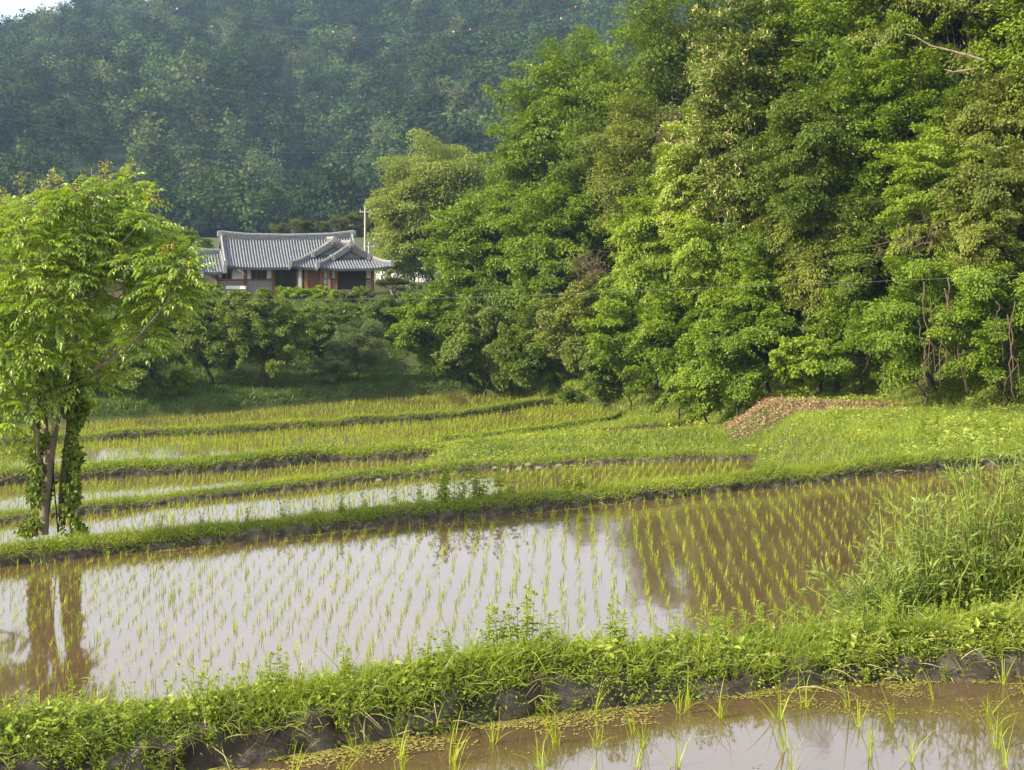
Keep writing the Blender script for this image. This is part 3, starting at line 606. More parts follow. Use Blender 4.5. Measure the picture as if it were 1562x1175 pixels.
# bare brown twig tangles caught in the crowns
def tangle(label, px, py, D, w, h, n, seed):
    rng = np.random.default_rng(seed); c = P(px, py, D); parts = []
    for k in range(n):
        a = c + rng.normal(0, 1, 3) * [w * .45, .35, h * .45]; d = nrm(rng.normal(0, 1, 3) * [1, .6, .8]) * rng.uniform(.5, 1.3)
        u = np.linspace(0, 1, 5)[:, None]; parts.append(tube(a + d * u + rng.normal(0, .07, (5, 3)), np.linspace(.022, .006, 5), 4))
    o = build('twig_tangle', parts, M['twig'], origin=c); tag(o, label, 'twigs', 'bare brown twigs in the wood'); kind(o, 'stuff')
tangle('tangle of bare brown twigs above the corner of the third paddy', 900, 405, 86.6, 1.5, 1.0, 110, 1)
tangle('brown twigs showing beside the creeper draped crown', 1025, 205, 89, 1.3, 2.2, 80, 2)
tangle('brown twigs under the drooping tree at the right', 1400, 365, 55.5, 1.6, .7, 45, 3)
def limb(label, pts, D, r):
    p = [P(a, b, D + k * .25) for k, (a, b) in enumerate(pts)]; o = build('dead_branch', [tube(p, np.linspace(r, r * .25, len(p)), 6)], M['barkpale'], origin=p[0], smooth=True)
    tag(o, label, 'branch')
limb('thick pale dead limb bare of leaves in the upper right crowns', [(1500, 92), (1475, 84), (1445, 76), (1420, 70), (1395, 55), (1380, 52)], 58.5, .055)
limb('thin pale dead twig below the thick dead limb', [(1500, 104), (1478, 106), (1455, 110), (1440, 106)], 60, .06)
# hanging vines at the front of the wood
for k, (px, y0, y1, D, r) in enumerate([(1412, 430, 590, 53.4, .035), (1420, 455, 570, 53.3, .025), (1446, 425, 575, 52.9, .04), (1438, 440, 590, 53.0, .03), (1455, 470, 600, 52.8, .028), (1401, 490, 580, 53.6, .025), (1535, 480, 590, 50.6, .03), (1546, 460, 610, 50.4, .028), (1512, 460, 520, 50.6, .025)]):
    rng = np.random.default_rng(100 + k); n = 12; t = np.linspace(0, 1, n)
    pts = np.array([P(px, y0 + (y1 - y0) * a, D) for a in t]); pts[:, :2] += np.cumsum(rng.normal(0, .055, (n, 2)), 0); pts[-1, 0] += .1
    parts = [tube(pts, r * (1 - .4 * t), 5)]
    b = pts[6]; parts.append(tube([b, b + [.2, -.1, -.3], b + [.25 * (-1) ** k, -.1, -.9], b + [.3 * (-1) ** k, -.05, -1.4]], [r * .6, r * .5, r * .4, r * .3], 5))
    o = build('hanging_vine', parts, M['twig'], origin=pts[0], smooth=True)
    tag(o, 'bare brown vine hanging in the %s' % ('left bundle in front of the creeper curtain' if k < 6 else 'right edge group before the dark hollow'), 'vine', 'left bundle of hanging vines' if k < 6 else 'right group of hanging vines')

# ---------------------------------------------------------------- the near tree on the second bund, with drooping feather leaves
rng = np.random.default_rng(42)
D0 = 29.1; base = np.array([(68 - CX) * D0 / F, D0, -6.75])
near = thing('feather_leaved_tree', 'slender near tree with drooping feathery leaves standing on the grassy bund at left', 'tree', base)
Q = lambda px, py, d=0: P(px, py, D0 + d)
stems = [([Q(66, 815), Q(68, 770), Q(74, 715), Q(82, 660), Q(90, 620), Q(101, 580), Q(108, 545), Q(114, 520)], .105, .06),
         ([Q(114, 520), Q(119, 485, .1), Q(121, 455, .2), Q(127, 420, .4), Q(140, 370, .6), Q(160, 320, .7), Q(185, 275, .8)], .06, .015),
         ([Q(114, 520), Q(126, 500), Q(138, 470, -.3), Q(150, 440, -.5), Q(160, 400, -.8), Q(205, 350, -1.)], .055, .015),
         ([Q(114, 520), Q(117, 470, -.3), Q(117, 440, -.5), Q(110, 390, -.7), Q(118, 330, -.8)], .05, .014),
         ([Q(78, 690), Q(70, 655, .2), Q(68, 620, .3), Q(62, 560, .6), Q(48, 500, .8), Q(30, 430, 1), Q(15, 370, 1.2)], .055, .015),
         ([Q(101, 580), Q(120, 570, -.3), Q(145, 565, -.7), Q(175, 545, -1), Q(205, 520, -1.2), Q(240, 480, -1.4), Q(275, 430, -1.5)], .05, .014),
         ([Q(145, 566, -.7), Q(170, 530, -.6), Q(195, 505, -.4), Q(225, 480, 0), Q(250, 440, .2)], .035, .012),
         ([Q(90, 620), Q(70, 560, -.8), Q(60, 500, -1.2), Q(62, 450, -1.4), Q(40, 390, -1.6), Q(60, 330, -1.6)], .05, .014),
         ([Q(68, 730), Q(58, 700, -.3), Q(58, 660, -.5), Q(30, 600, -1), Q(0, 560, -1.3), Q(-40, 520, -1.4)], .045, .012),
         ([Q(62, 560, .6), Q(40, 540, .9), Q(5, 500, 1.3), Q(-40, 450, 1.6), Q(-60, 400, 1.6)], .04, .012),
         ([Q(94, 800, .4), Q(96, 740, .4), Q(102, 680, .4), Q(106, 640, .4), Q(112, 600, .5), Q(130, 560, .9), Q(165, 500, 1.4), Q(210, 440, 1.6)], .085, .02)]
build('trunk', [tube(s, np.linspace(a, b, len(s)), 8) for s, a, b in stems], M['barkpale'], near, smooth=True)
# leaf sprays: (photo x, y, depth offset, radius m)
sprays = [(185, 285, .8, .45), (205, 305, .6, .45), (170, 320, .6, .5), (140, 320, -.2, .5), (112, 300, -.8, .45), (95, 325, -.6, .5), (60, 325, -1.2, .5), (25, 325, -.6, .55), (-15, 330, 0, .6),
          (215, 345, -.6, .5), (190, 365, .2, .6), (235, 365, .6, .5), (150, 375, -.4, .65), (110, 365, -1, .6), (70, 375, -1.4, .6), (30, 375, .4, .65), (-15, 385, 1, .7), (-60, 400, 1.2, .7),
          (255, 395, -.4, .5), (215, 405, -1.0, .55), (285, 400, -.9, .45), (300, 430, -1.3, .42), (265, 440, -1.2, .5), (230, 450, 0, .5), (185, 425, .8, .45), (140, 420, -.8, .5), (95, 420, -1.4, .6), (45, 420, -1.6, .6), (10, 430, .8, .6), (-30, 445, 1.2, .6),
          (290, 460, -1.2, .4), (255, 480, .2, .45), (215, 490, .8, .42), (75, 465, -1.5, .5), (30, 470, -1.2, .6), (-10, 480, -.6, .6), (45, 510, .4, .55), (5, 520, 1.0, .55), (-40, 510, -1.2, .6), (90, 500, -1.2, .5), (150, 460, 1.0, .4),
          (60, 555, -.6, .45), (100, 545, -1.0, .45), (25, 560, -1, .5), (-10, 565, -1.2, .5), (140, 530, .8, .4), (110, 575, .6, .38), (5, 600, 0, .35), (-30, 620, -1.3, .5), (0, 650, -1.5, .3), (20, 700, -1.6, .25), (160, 395, .9, .5), (60, 350, .6, .55), (310, 415, -1.5, .3), (270, 470, .8, .4), (235, 515, .4, .4), (180, 470, -.6, .45), (200, 520, -1.2, .38), (125, 500, 1.2, .5), (60, 590, .8, .4), (20, 540, -1.6, .5), (-20, 590, .8, .5), (90, 440, .8, .6), (170, 350, 1.2, .5), (130, 345, .8, .5), (20, 355, -1.8, .5), (225, 420, 1.2, .5), (40, 620, -1.2, .3), (130, 590, -.8, .3), (-15, 650, .6, .35), (25, 610, .6, .4), (150, 570, .2, .35), (55, 600, -1., .35), (10, 690, -.8, .28), (120, 620, .9, .25)]
lp, ld, ln, ll, lw, pan = [], [], [], [], [], []
rach = []
for a, b, dd, r in sprays:
    a = a - max(0, a - 235) * .45; c = Q(a, b, dd); n = int(48 * (r / .5) ** 2); r *= 1.12
    for _ in range(n):
        q = rdir(1, rng)[0]; q[2] = abs(q[2]) * .9 - .15; st = c + q * r * rng.uniform(.35, .8) * [1.1, 1.1, .8]
        ax = nrm(q * [1, 1, .3] + rng.normal(0, .35, 3) + [0, 0, .15]); Lr = rng.uniform(.32, .52); sd = nrm(np.cross(ax, [0, 0, 1.])); K = 5
        rach.append(tube([st, st + ax * Lr * .5, st + ax * Lr + [0, 0, -.12]], [.006, .004, .002], 3))
        for k in range(K):
            t = (k + 1) / (K + .3); bp = st + ax * Lr * t + np.array([0, 0, -.16 * t * t]); up = nrm(np.cross(sd, ax))
            for sgn in (-1, 1):
                lp.append(bp); ld.append(ax * .55 + sd * sgn * .8 + np.array([0, 0, -.45]) + rng.normal(0, .12, 3)); ln.append(up + ax * .25 + sd * sgn * .35 + rng.normal(0, .15, 3)); ll.append(.145 * rng.uniform(.7, 1.15) * (1 - .3 * abs(t - .5))); lw.append(.055)
        bp = st + ax * Lr + np.array([0, 0, -.16]); lp.append(bp); ld.append(ax + np.array([0, 0, -.6])); ln.append(up); ll.append(.15); lw.append(.06)
    if b < 470 and rng.uniform() < .8:
        for _ in range(3):
            st = c + rdir(1, rng)[0] * [r * .8, r * .8, r * .5] + [0, 0, r * .5]; m_ = 26; t = rng.uniform(0, 1, m_)
            pp = st + np.c_[rng.normal(0, .10, m_) * (1 - t * .7), rng.normal(0, .10, m_) * (1 - t * .7), t * .28]; pan.append(leaves(pp, rng.normal(0, 1, (m_, 3)), rng.normal(0, 1, (m_, 3)), .07, .03))
build('crown', [leaves(np.array(lp), np.array(ld), np.array(ln), np.array(ll), np.array(lw), .25, .12)], M['sumac'], near)
build('leaf_stalks', rach, M['twig'], near); build('blossom', pan, M['flower'], near)
# climber wrapped round the two stems
n = 11000; t = rng.uniform(0, 1, n); yy = 815 - 265 * t; half = 47 * (1 + .7 * fbm(t * 7, t * 0 + 2, 31)) * (1 - .15 * t) * np.sqrt(np.abs(rng.uniform(0, 1, n))) * rng.choice([-1, 1], n); lump = 1 + .9 * fbm(t * 9, t * 0, 3)
px = 80 + 10 * t + half * lump; dd = .25 + rng.normal(0, .3, n)
keep = fbm(px * .06, yy * .04, 17) > -.14 + .22 * (np.abs(half) < 14) + .1 * t
p = np.array([P(a, b, D0 + c) for a, b, c in zip(px[keep], yy[keep], dd[keep])]); n = len(p)
v, f = leaves(p, rng.normal(0, .6, (n, 3)) + [0, -.3, -.6], rng.normal(0, .5, (n, 3)) + [-.3, -.7, .6], rng.uniform(.07, .14, n), rng.uniform(.05, .1, n))
iv = thing('climbing_vine', 'leafy green climber wrapped round the two stems of the near tree', 'climbing plant', base + [.2, .3, 0])
build('foliage', [(v, f)], M['dark'], iv)
st = []
for k in range(3):
    u = np.linspace(0, 1, 16); st.append(tube(np.array([P(70 + 13 * k + 7 * math.sin(a * (4 + k) + k * 2.3) + 12 * a, 812 - 250 * a, D0 + .2 + .15 * math.cos(a * 5 + k * 1.3)) for a in u]), .014, 4))
build('stem', st, M['bark'], iv)
o = build('fallen_branch', [tube([P(-20, 740, 28), P(20, 727, 28.2), P(55, 705, 28.4), P(75, 690, 28.6)], [.03, .025, .018, .008], 5)], M['barkpale'], origin=P(20, 727, 28)); tag(o, 'bare pale branch sticking out left of the near tree stems', 'branch')

# ---------------------------------------------------------------- weeds on the bunds: each plant an object
def weedmesh(rng, kind_):
    st, lf = [], []
    ns = rng.integers(3, 7)
    for s in range(ns):
        H = rng.uniform(.55, 1.1); lean = rng.normal(0, .22, 2); b0 = rng.normal(0, .06, 2)
        u = np.linspace(0, 1, 5); pts = np.stack([b0[0] + lean[0] * u ** 1.4, b0[1] + lean[1] * u ** 1.4, H * u - .03], -1); st.append(tube(pts, np.linspace(.012, .004, 5), 4))
        nl = int(26 * H) if kind_ == 0 else int(16 * H); t = np.sort(rng.uniform(.12, 1, nl)); pp = np.stack([np.interp(t, u, pts[:, j]) for j in range(3)], -1)
        ph = np.arange(nl) * 2.4 + rng.uniform(0, 6); d = np.stack([np.cos(ph), np.sin(ph), .55 - .5 * (1 - t) + rng.normal(0, .15, nl)], -1)
        nn = np.stack([-.4 * np.cos(ph), -.4 * np.sin(ph), np.ones(nl)], -1)
        if kind_ == 0: L, W = .20 * (1.15 - .6 * t), .075 * (1.15 - .6 * t)
        elif kind_ == 1: L, W = .17 * (1.2 - .5 * t), .12 * (1.2 - .5 * t)
        else: L, W = .30 * (1.2 - .5 * t), .045
        lf.append(leaves(pp, d, nn, L * rng.uniform(.7, 1.3, nl), W, .3))
        m_ = 8; lf.append(leaves(np.repeat(pts[-1:], m_, 0), rng.normal(0, .6, (m_, 3)) + [0, 0, .7], rng.normal(0, .5, (m_, 3)) + [0, 0, .6], .09, .04))
    return st, lf
WP = []
for k in range(9):
    r_ = np.random.default_rng(300 + k); st, lf = weedmesh(r_, k % 3)
    o = thing('weed_plant', 'weed', 'weed', (0, 0, 0)); build('stem', st, M['weed'], o); build('foliage', lf, M['weed'], o); WP.append(o)
wi = 0; wused = [False] * 9
def put_weed(p, h, label, group, var=None):
    global wi
    k = wi % 9 if var is None else var; wi += 1
    if not wused[k]:
        o = WP[k]; wused[k] = True; o.location = p; o.rotation_euler = (0, 0, RNG.uniform(0, 6.28)); o.scale = (h, h, h); o['label'] = label; o['group'] = group
    else: o = dup(WP[k], p, RNG.uniform(0, 6.28), h, label, group)
    return o
for k in range(130):
    x = -5.4 + 10.6 * (k + RNG.uniform(0, 1)) / 130; o_ = RNG.uniform(.12, 1.0)
    tall = .6 + .5 * sstep(-1, -4.5, x) + 1.1 * max(0, float(fbm(x * .9, 2.3, 14)) + .15)
    p = BN[0].at(np.array([x]), np.array([o_]))[0]
    put_weed(p, RNG.uniform(.16, .34) * tall, 'leafy green weed growing on top of the near earth bund', 'weeds on top of the near bund')
for k in range(40):
    x = RNG.uniform(-5.2, 5.2); p = BN[0].at(np.array([x]), np.array([RNG.uniform(-.02, .14)]))[0]
    put_weed(p, RNG.uniform(.10, .2), 'small weed rooted in the bare soil face of the near bund', 'small weeds in the soil face of the near bund')
for px, yb, h in [(545, 1000, .32), (770, 985, .4), (808, 980, .5), (750, 960, .38), (935, 975, .42), (1180, 950, .36), (1035, 965, .3), (440, 1010, .36), (455, 1015, .3), (690, 990, .28), (790, 985, .42), (835, 985, .34), (950, 975, .36)]:
    x = (px - CX) * 11.6 / F; p = BN[0].at(np.array([x]), np.array([.6]))[0]
    put_weed(p, h, 'taller weed reaching up in front of the sky reflection from the near bund', 'taller weeds on the near bund', 0)
for px, h in [(600, .55), (668, .95), (676, .9), (700, .7), (724, .8), (735, .85), (762, .9), (775, .8), (640, .6), (560, .5), (520, .45), (860, .7), (885, .75), (940, .6), (480, .4), (430, .45), (370, .4), (300, .4), (230, .45), (1000, .5), (1240, .5), (1180, .4)]:
    x = (px - CX) * 32.5 / F; x = x * (float(B[1](x)) + .6) / 32.5; p = BN[1].at(np.array([x]), np.array([RNG.uniform(.5, 1.)]))[0]
    put_weed(p, h * .95, 'bushy upright weed standing on the second bund before the strip of water', 'weeds on the second bund', [0, 1, 3, 4, 6, 7][int(px) % 6])
for k in range(40):
    x = RNG.uniform(6, 22); y = RNG.uniform(40, 49); 
    if x < XF(y) + .5 or MU(x, y) < 1: continue
    put_weed([x, y, T(x, y)], RNG.uniform(.35, .8), 'leafy weed on the grassy bank below the wood', 'weeds on the grassy bank')
# small yellow flowers on the bank
n = 900; x = RNG.uniform(-1, 12, n); y = RNG.uniform(62, 68, n); k = midmask(x, y) & (fbm(x * .5, y * .5, 81) > -.05); x, y = x[k], y[k]; n = len(x)
p = np.stack([x, y, T(x, y) + RNG.uniform(.22, .36, n)], -1)
my = leafmat('yellow_petal', [(.5, .45, .03), (.6, .52, .04), (.7, .6, .06)])
kind(build('wildflowers', [leaves(p, RNG.normal(0, 1, (n, 3)), RNG.normal(0, .4, (n, 3)) + [0, -.4, 1], .09, .08)], my), 'stuff')

# ---------------------------------------------------------------- willow-like bush on the right, behind the near bund
def willow(label, px, py_b, D, H, spread, n, seed):
    rng = np.random.default_rng(seed); x = (px - CX) * D / F; zb = float(BN[0].at(np.array([x]), np.array([D - float(B[0](x))]))[0, 2]); root = thing('willow_bush', label, 'bush', (x, D, zb), 'narrow leaved bushes on the near bund')
    st, P0, D_, N_, L_ = [], [], [], [], []
    for s in range(n):
        a = rng.uniform(0, 6.28); r = spread * rng.uniform(.1, 1); h = H * (1 - .45 * (r / spread) ** 2) * rng.uniform(.55, 1.1); u = np.linspace(0, 1, 8)
        pts = np.stack([x + rng.normal(0, .12) + r * math.cos(a) * u ** 1.5, D + rng.normal(0, .1) + r * math.sin(a) * .6 * u ** 1.5, zb - .1 + h * (u - .12 * u ** 4)], -1); st.append(tube(pts, np.linspace(.012, .003, 8), 4))
        m_ = 32; t = .15 + .85 * rng.uniform(0, 1, m_) ** .8; pp = np.stack([np.interp(t, u, pts[:, j]) for j in range(3)], -1); q = rdir(m_, rng)
        P0.append(pp + q * .03); D_.append(q * [1, 1, .5] + nrm(pts[-1] - pts[-2]) * .6 + [0, 0, .15]); N_.append(rng.normal(0, .4, (m_, 3)) + [0, -.2, 1]); L_.append(rng.uniform(.07, .15, m_))
    build('stem', st, M['weed'], root)
    build('foliage', [leaves(np.concatenate(P0), np.concatenate(D_), np.concatenate(N_), np.concatenate(L_), .02, .25, .1)], M['willow'], root)
willow('tall narrow leaved bush at the right edge behind the near bund', 1500, 930, 13.4, 2.5, 1.2, 130, 1)
willow('narrow leaved bush left of the tallest one, leaning over the paddy', 1410, 930, 13.2, 2.0, 1.0, 85, 2)
willow('lowest narrow leaved bush, spreading left over the rice rows', 1340, 930, 13.0, 1.3, .95, 60, 3)
willow('narrow leaved bush cut by the right edge of the picture', 1590, 930, 13.4, 2.5, .9, 90, 4)
# ---------------------------------------------------------------- the tiled house
HO = np.array([(457 - CX) * 135 / F, 135., -9.4]); TH = math.radians(18)
def h2w(v):
    v = np.asarray(v, float); c, s = math.cos(TH), math.sin(TH)
    return np.stack([v[..., 0] * c - v[..., 1] * s, v[..., 0] * s + v[..., 1] * c, v[..., 2]], -1) + HO
def hb(parts): return [(h2w(p[0]),) + tuple(p[1:]) for p in parts]
UU = lambda px, v: (px - 462 + 2.7 * v) / 15.8
ZH = lambda y, v: 9.4 - (y - HY) * (135 + .95 * v) / F
mt_d = noisemat('tile_dark', [(.055, .07, .082), (.085, .105, .12)], 2.5, .6); mt_l = noisemat('tile_rib', [(.15, .165, .185), (.24, .255, .28)], 2.5, .55)
mt_r = noisemat('ridge_tile', [(.10, .115, .13), (.16, .18, .195)], 4, .6); mt_c = noisemat('ridge_lime', [(.22, .22, .225), (.32, .32, .32)], 4, .8)
mwood = noisemat('red_brown_timber', [(.16, .07, .035), (.27, .12, .06)], 5, .6, stretch=(1, 1, .2)); mwood2 = noisemat('honey_timber', [(.33, .16, .06), (.44, .23, .09)], 5, .6, stretch=(1, 1, .2))
mpl = noisemat('white_plaster', [(.70, .69, .66), (.82, .81, .78)], 2, .9); mgr = noisemat('grey_plaster', [(.24, .23, .22), (.34, .33, .31)], 4, .9)
mst = noisemat('foundation_stone', [(.20, .19, .18), (.34, .33, .31)], 3, .9); mgab = noisemat('gable_panel', [(.16, .20, .22), (.22, .26, .28)], 3, .8)
def glassmat(n, c):
    m, nt, nd, lk, out = mat(n); p = nd.new('ShaderNodeBsdfPrincipled'); p.inputs['Base Color'].default_value = (*c, 1); p.inputs['Roughness'].default_value = .12; lk.new(p.outputs[0], out.inputs[0]); return m
mgl = glassmat('dark_glass', (.022, .022, .02)); mlat = noisemat('dark_lattice', [(.03, .026, .022), (.055, .045, .036)], 12, .7)
house = thing('tiled_roof_house', 'traditional timber house with curved grey tiled roofs beyond the paddies', 'house', HO)
hs = lambda s: 1.28 * s - .28 * s * s
def slope_parts(rib_lines, surf):
    """surf: (verts grid, nu, nv); rib_lines: list of point lists"""
    v, nu, nv = surf; parts = [(v.reshape(-1, 3), grid_faces(nu, nv), 0)]
    lo = v - np.array([0, 0, .16]); parts.append((lo.reshape(-1, 3), grid_faces(nu, nv)[:, ::-1], 0))
    for l in rib_lines:
        a, b = tube(np.asarray(l) + [0, 0, .035], .072, 6); parts.append((a, b, 1))
    e = v[:, -1]; ed = np.stack([e, e - [0, 0, .16]], 1); parts.append((ed.reshape(-1, 3), grid_faces(nu, 2), 0))
    return parts
def ridge(name, parent, pts, r=.17, cap=True, up=.0):
    pts = np.asarray(pts, float); n = 9; t = np.linspace(0, 1, len(pts)); tt = np.linspace(0, 1, n); p = np.stack([np.interp(tt, t, pts[:, j]) for j in range(3)], -1)
    p[:, 2] += up * (2 * np.abs(tt - .5)) ** 3
    q = []
    d = nrm(np.gradient(p, axis=0)); s = nrm(np.cross(d, [0, 0, 1.]))
    for dz0, dz1, wd, mi in ((-.1, .30, r * .8, 0), (.30, .40, r * .62, 1)):
        ring = np.stack([p - s * wd + [0, 0, dz0], p + s * wd + [0, 0, dz0], p + s * wd + [0, 0, dz1], p - s * wd + [0, 0, dz1]], 1)
        i = np.arange(n - 1)[:, None] * 4; j = np.arange(4)[None]; k = (j + 1) % 4
        q.append((ring.reshape(-1, 3), np.stack([i + j, i + k, i + 4 + k, i + 4 + j], -1).reshape(-1, 4), mi)); q.append((ring.reshape(-1, 3), np.array([[0, 3, 2, 1], [4 * n - 4, 4 * n - 3, 4 * n - 2, 4 * n - 1]]), mi))
    a, b = tube(p + [0, 0, .40], r * .45, 6); q.append((a, b, 1))
    for e in (0, -1):
        dd = d[e] * (1 if e else -1); c = p[e] + dd * .02
        if cap: bx = box(c - [.17, .17, .1], c + [.17, .17, .42]); q.append((bx[0], bx[1], 1))
    return build(name, hb(q), [mt_r, mt_c], parent)
def gable_roof(u0, u1, vf, vb, zr, ze, sp=.27, up=.3, verge=(1, 1)):
    parts = []
    S = np.linspace(0, 1, 8); nu = 24; u = np.linspace(u0, u1, nu)
    lift = lambda uu, s: up * (2 * np.abs((uu - u0) / (u1 - u0) - .5)) ** 4 * (.6 + .4 * s)
    for vv in (vf, vb):
        g = np.stack([np.stack([u, np.full(nu, vv * s), zr - (zr - ze) * hs(s) + lift(u, s)], -1) for s in S], 1)
        if vv > 0: g = g[::-1]
        rib = [[(a, vv * s, zr - (zr - ze) * hs(s) + lift(a, s)) for s in S] for a in np.arange(u0 + .1, u1 - .05, sp)]
        parts += slope_parts(rib, (g, nu, 8))
    return parts, lift
# main roof
zr, ze = 5.35, 2.8; u0, u1 = -7.45, 5.15
pr, lift = gable_roof(u0, u1, -3.25, 3.25, zr, ze)
roof = build('roof', hb(pr), [mt_d, mt_l], house, smooth=False)
S = np.linspace(0, 1, 6)
ridge('ridge', roof, [(u0 - .05, 0, zr + .42), (-5, 0, zr + .16), (-1, 0, zr + .05), (3, 0, zr + .12), (u1 + .05, 0, zr + .36)])
for ue in (u0, u1):
    for vv in (-3.25, 3.25): ridge('ridge', roof, [(ue + (.12 if ue < 0 else -.12), vv * s, zr - (zr - ze) * hs(s) + lift(ue, s) + .02) for s in S], .14)
for ue in (u0 + .75, u1 - .75):
    tri = np.array([[ue, -2.1, ze + 1.0], [ue, 2.1, ze + 1.0], [ue, 0, zr - .12], [ue + .08, -2.1, ze + 1.0], [ue + .08, 2.1, ze + 1.0], [ue + .08, 0, zr - .12]])
    build('gable', [(h2w(tri), [[0, 2, 1]]), (h2w(tri), [[3, 4, 5]]), (h2w(tri), [[0, 1, 4, 3], [1, 2, 5, 4], [2, 0, 3, 5]])], mwood, roof)
# left lean-to roof, lower than the main one
pr2, l2 = gable_roof(-9.7, -7.3, -3.3, 2.6, 4.0, 2.45, up=.2)
r2_ = build('roof', hb(pr2), [mt_d, mt_l], house); r2_['label'] = 'low tiled roof at the left end'
ridge('ridge', r2_, [(-9.8, 0, 4.25), (-8.5, 0, 4.08), (-7.35, 0, 4.05)])
ridge('ridge', r2_, [(-7.38, -3.3 * s, 4.0 - 1.55 * hs(s) + .1 * s) for s in S], .14)
ridge('ridge', r2_, [(-9.62, -3.3 * s, 4.0 - 1.55 * hs(s) + .1 * s) for s in S], .14)
# wings with hipped gables facing the paddies
def wing(uc, w, zr, ze, vg, vf, sg, lab):
    D_ = zr - ze; parts = []; zz = lambda s: zr - D_ * hs(s)
    up = lambda s, v: .28 * np.clip((vg - v) / (vg - vf), 0, 1) ** 3 * np.clip(s, 0, 1) ** 2
    for sd in (-1, 1):
        S8 = np.linspace(0, 1, 9); nv = 14; g = np.zeros((nv, 9, 3))
        for j, s in enumerate(S8):
            v0 = vg - .45 if s < sg else vg + (vf - vg) * (s - sg) / (1 - sg); vs = np.linspace(v0, .2, nv)
            g[:, j] = np.stack([np.full(nv, uc + sd * w * s), vs, zz(s) + up(s, vs)], -1)
        if sd > 0: g = g[::-1]
        rib = []
        for v in np.arange(vf + .15, 0, .27):
            s0 = 0 if v > vg - .4 else sg + (1 - sg) * np.clip((vg - v) / (vg - vf), 0, 1)
            if s0 > .96: continue
            rib.append([(uc + sd * w * s, v, zz(s) + up(s, v)) for s in np.linspace(s0, 1, 6)])
        parts += slope_parts(rib, (g, nv, 9))
    Sp = np.linspace(sg, 1, 7); nu = 15; g = np.stack([np.stack([uc + np.linspace(-1, 1, nu) * w * s, np.full(nu, vg + (vf - vg) * (s - sg) / (1 - sg)), zz(s) + .28 * np.linspace(-1, 1, nu) ** 4 * ((s - sg) / (1 - sg)) ** 2], -1) for s in Sp], 1)
    rib = []
    for u in np.arange(-w + .12, w - .05, .27):
        s0 = max(sg, abs(u) / w)
        if s0 < .97: rib.append([(uc + u, vg + (vf - vg) * (s - sg) / (1 - sg), zz(s) + .28 * (u / w / s) ** 4 * ((s - sg) / (1 - sg)) ** 2) for s in np.linspace(s0, 1, 6)])
    parts += slope_parts(rib, (g, nu, 7))
    for sd in (-1, 1):
        for s in np.linspace(.08, sg, 9): c = np.array([uc + sd * w * s, vg - .46, zz(s) - .05]); bx = box(c - [.07, .05, .1], c + [.07, .05, .1]); parts.append((bx[0], bx[1], 1))
    r = build('roof', hb(parts), [mt_d, mt_l], house); r['label'] = lab
    ridge('ridge', r, [(uc, vg - .5, zr + .15), (uc, vg * .5, zr + .02), (uc, 0, zr)])
    for sd in (-1, 1):
        top = [(uc + sd * w * s, vg - .40, zz(s) + .02) for s in np.linspace(.03, sg, 5)]; low = [(uc + sd * w * s, vg + (vf - vg) * (s - sg) / (1 - sg), zz(s) + .02 + .28 * ((s - sg) / (1 - sg)) ** 3) for s in np.linspace(sg + .02, 1.02, 6)]
        ridge('ridge', r, top, .14); ridge('ridge', r, low, .15)
    zb = zz(sg); gw = sg * w * .86
    tri = np.array([[uc - gw, vg + .05, zb + .05], [uc + gw, vg + .05, zb + .05], [uc, vg + .05, zr - .25], [uc - gw, vg + .2, zb + .05], [uc + gw, vg + .2, zb + .05], [uc, vg + .2, zr - .25]])
    build('gable', [(h2w(tri), [[0, 1, 2], [3, 5, 4]])], mgab, r)
    brd = [tube([(uc + sd * gw * 1.12, vg - .3, zb - .02), (uc + sd * gw * .5, vg - .3, (zb + zr) / 2 - .08), (uc, vg - .3, zr - .22)], .11, 4) for sd in (-1, 1)]
    build('bargeboard', hb(brd), mwood2, r)
wing(2.65, 4.25, 5.1, 2.8, -3.1, -4.9, .47, 'rear gabled wing roof')
wing(4.0, 3.35, 4.75, 2.75, -4.3, -6.4, .50, 'front gabled wing roof')
# rafter ends
ra = [tube([(u, -2.4, ze + .30), (u, -3.2, ze - .06)], .06, 6) for u in np.arange(-7., -1.4, .36)] + [tube([(u, -5.2, 2.95), (u, -6.3, 2.66)], .06, 6) for u in np.arange(1., 7.1, .36)] + [tube([(u, -3.9, 3.05), (u, -4.8, 2.76)], .06, 6) for u in np.arange(-1.4, .9, .36)]
build('rafter_ends', hb(ra), mwood, house)
# body, posts, panels, windows, door
build('wall', hb([box((-7.9, -1.75, 0), (-.45, 2.4, 3.1)), box((-.6, -3.3, 0), (2.2, 1.0, 3.05)), box((1.95, -4.75, 0), (6.05, 1.0, 3.0)), box((-9.2, -1.9, 0), (-7.9, 1.6, 2.6))]), mgr, house)
build('foundation', hb([box((-9.6, -2.9, -1.5), (-.7, 2.8, 0)), box((-.7, -4.3, -1.5), (1.5, 2.8, 0)), box((1.5, -5.8, -1.5), (6.8, 2.8, 0))]), mst, house)
def panel(name, px0, px1, y0, y1, v, m, d=.05, lab=None):
    b = box((UU(px0, v), v - d, ZH(y1, v)), (UU(px1, v), v + .02, ZH(y0, v)))
    return build(name, hb([b]), m, house)
vA, vB, vC = -1.75, -3.3, -4.75
for a, b, c, d in [(363.5, 380, 407, 424), (384.5, 390, 407, 424), (414, 420.5, 407, 424)]: panel('wall_panel', a, b, c, d, vA, mpl)
panel('wall_panel', 461, 465, 410, 440, vB, mpl); panel('wall_panel', 498.5, 503.5, 410, 425, vB, mpl); panel('wall_panel', 498.5, 503.5, 427, 434, vB, mpl)
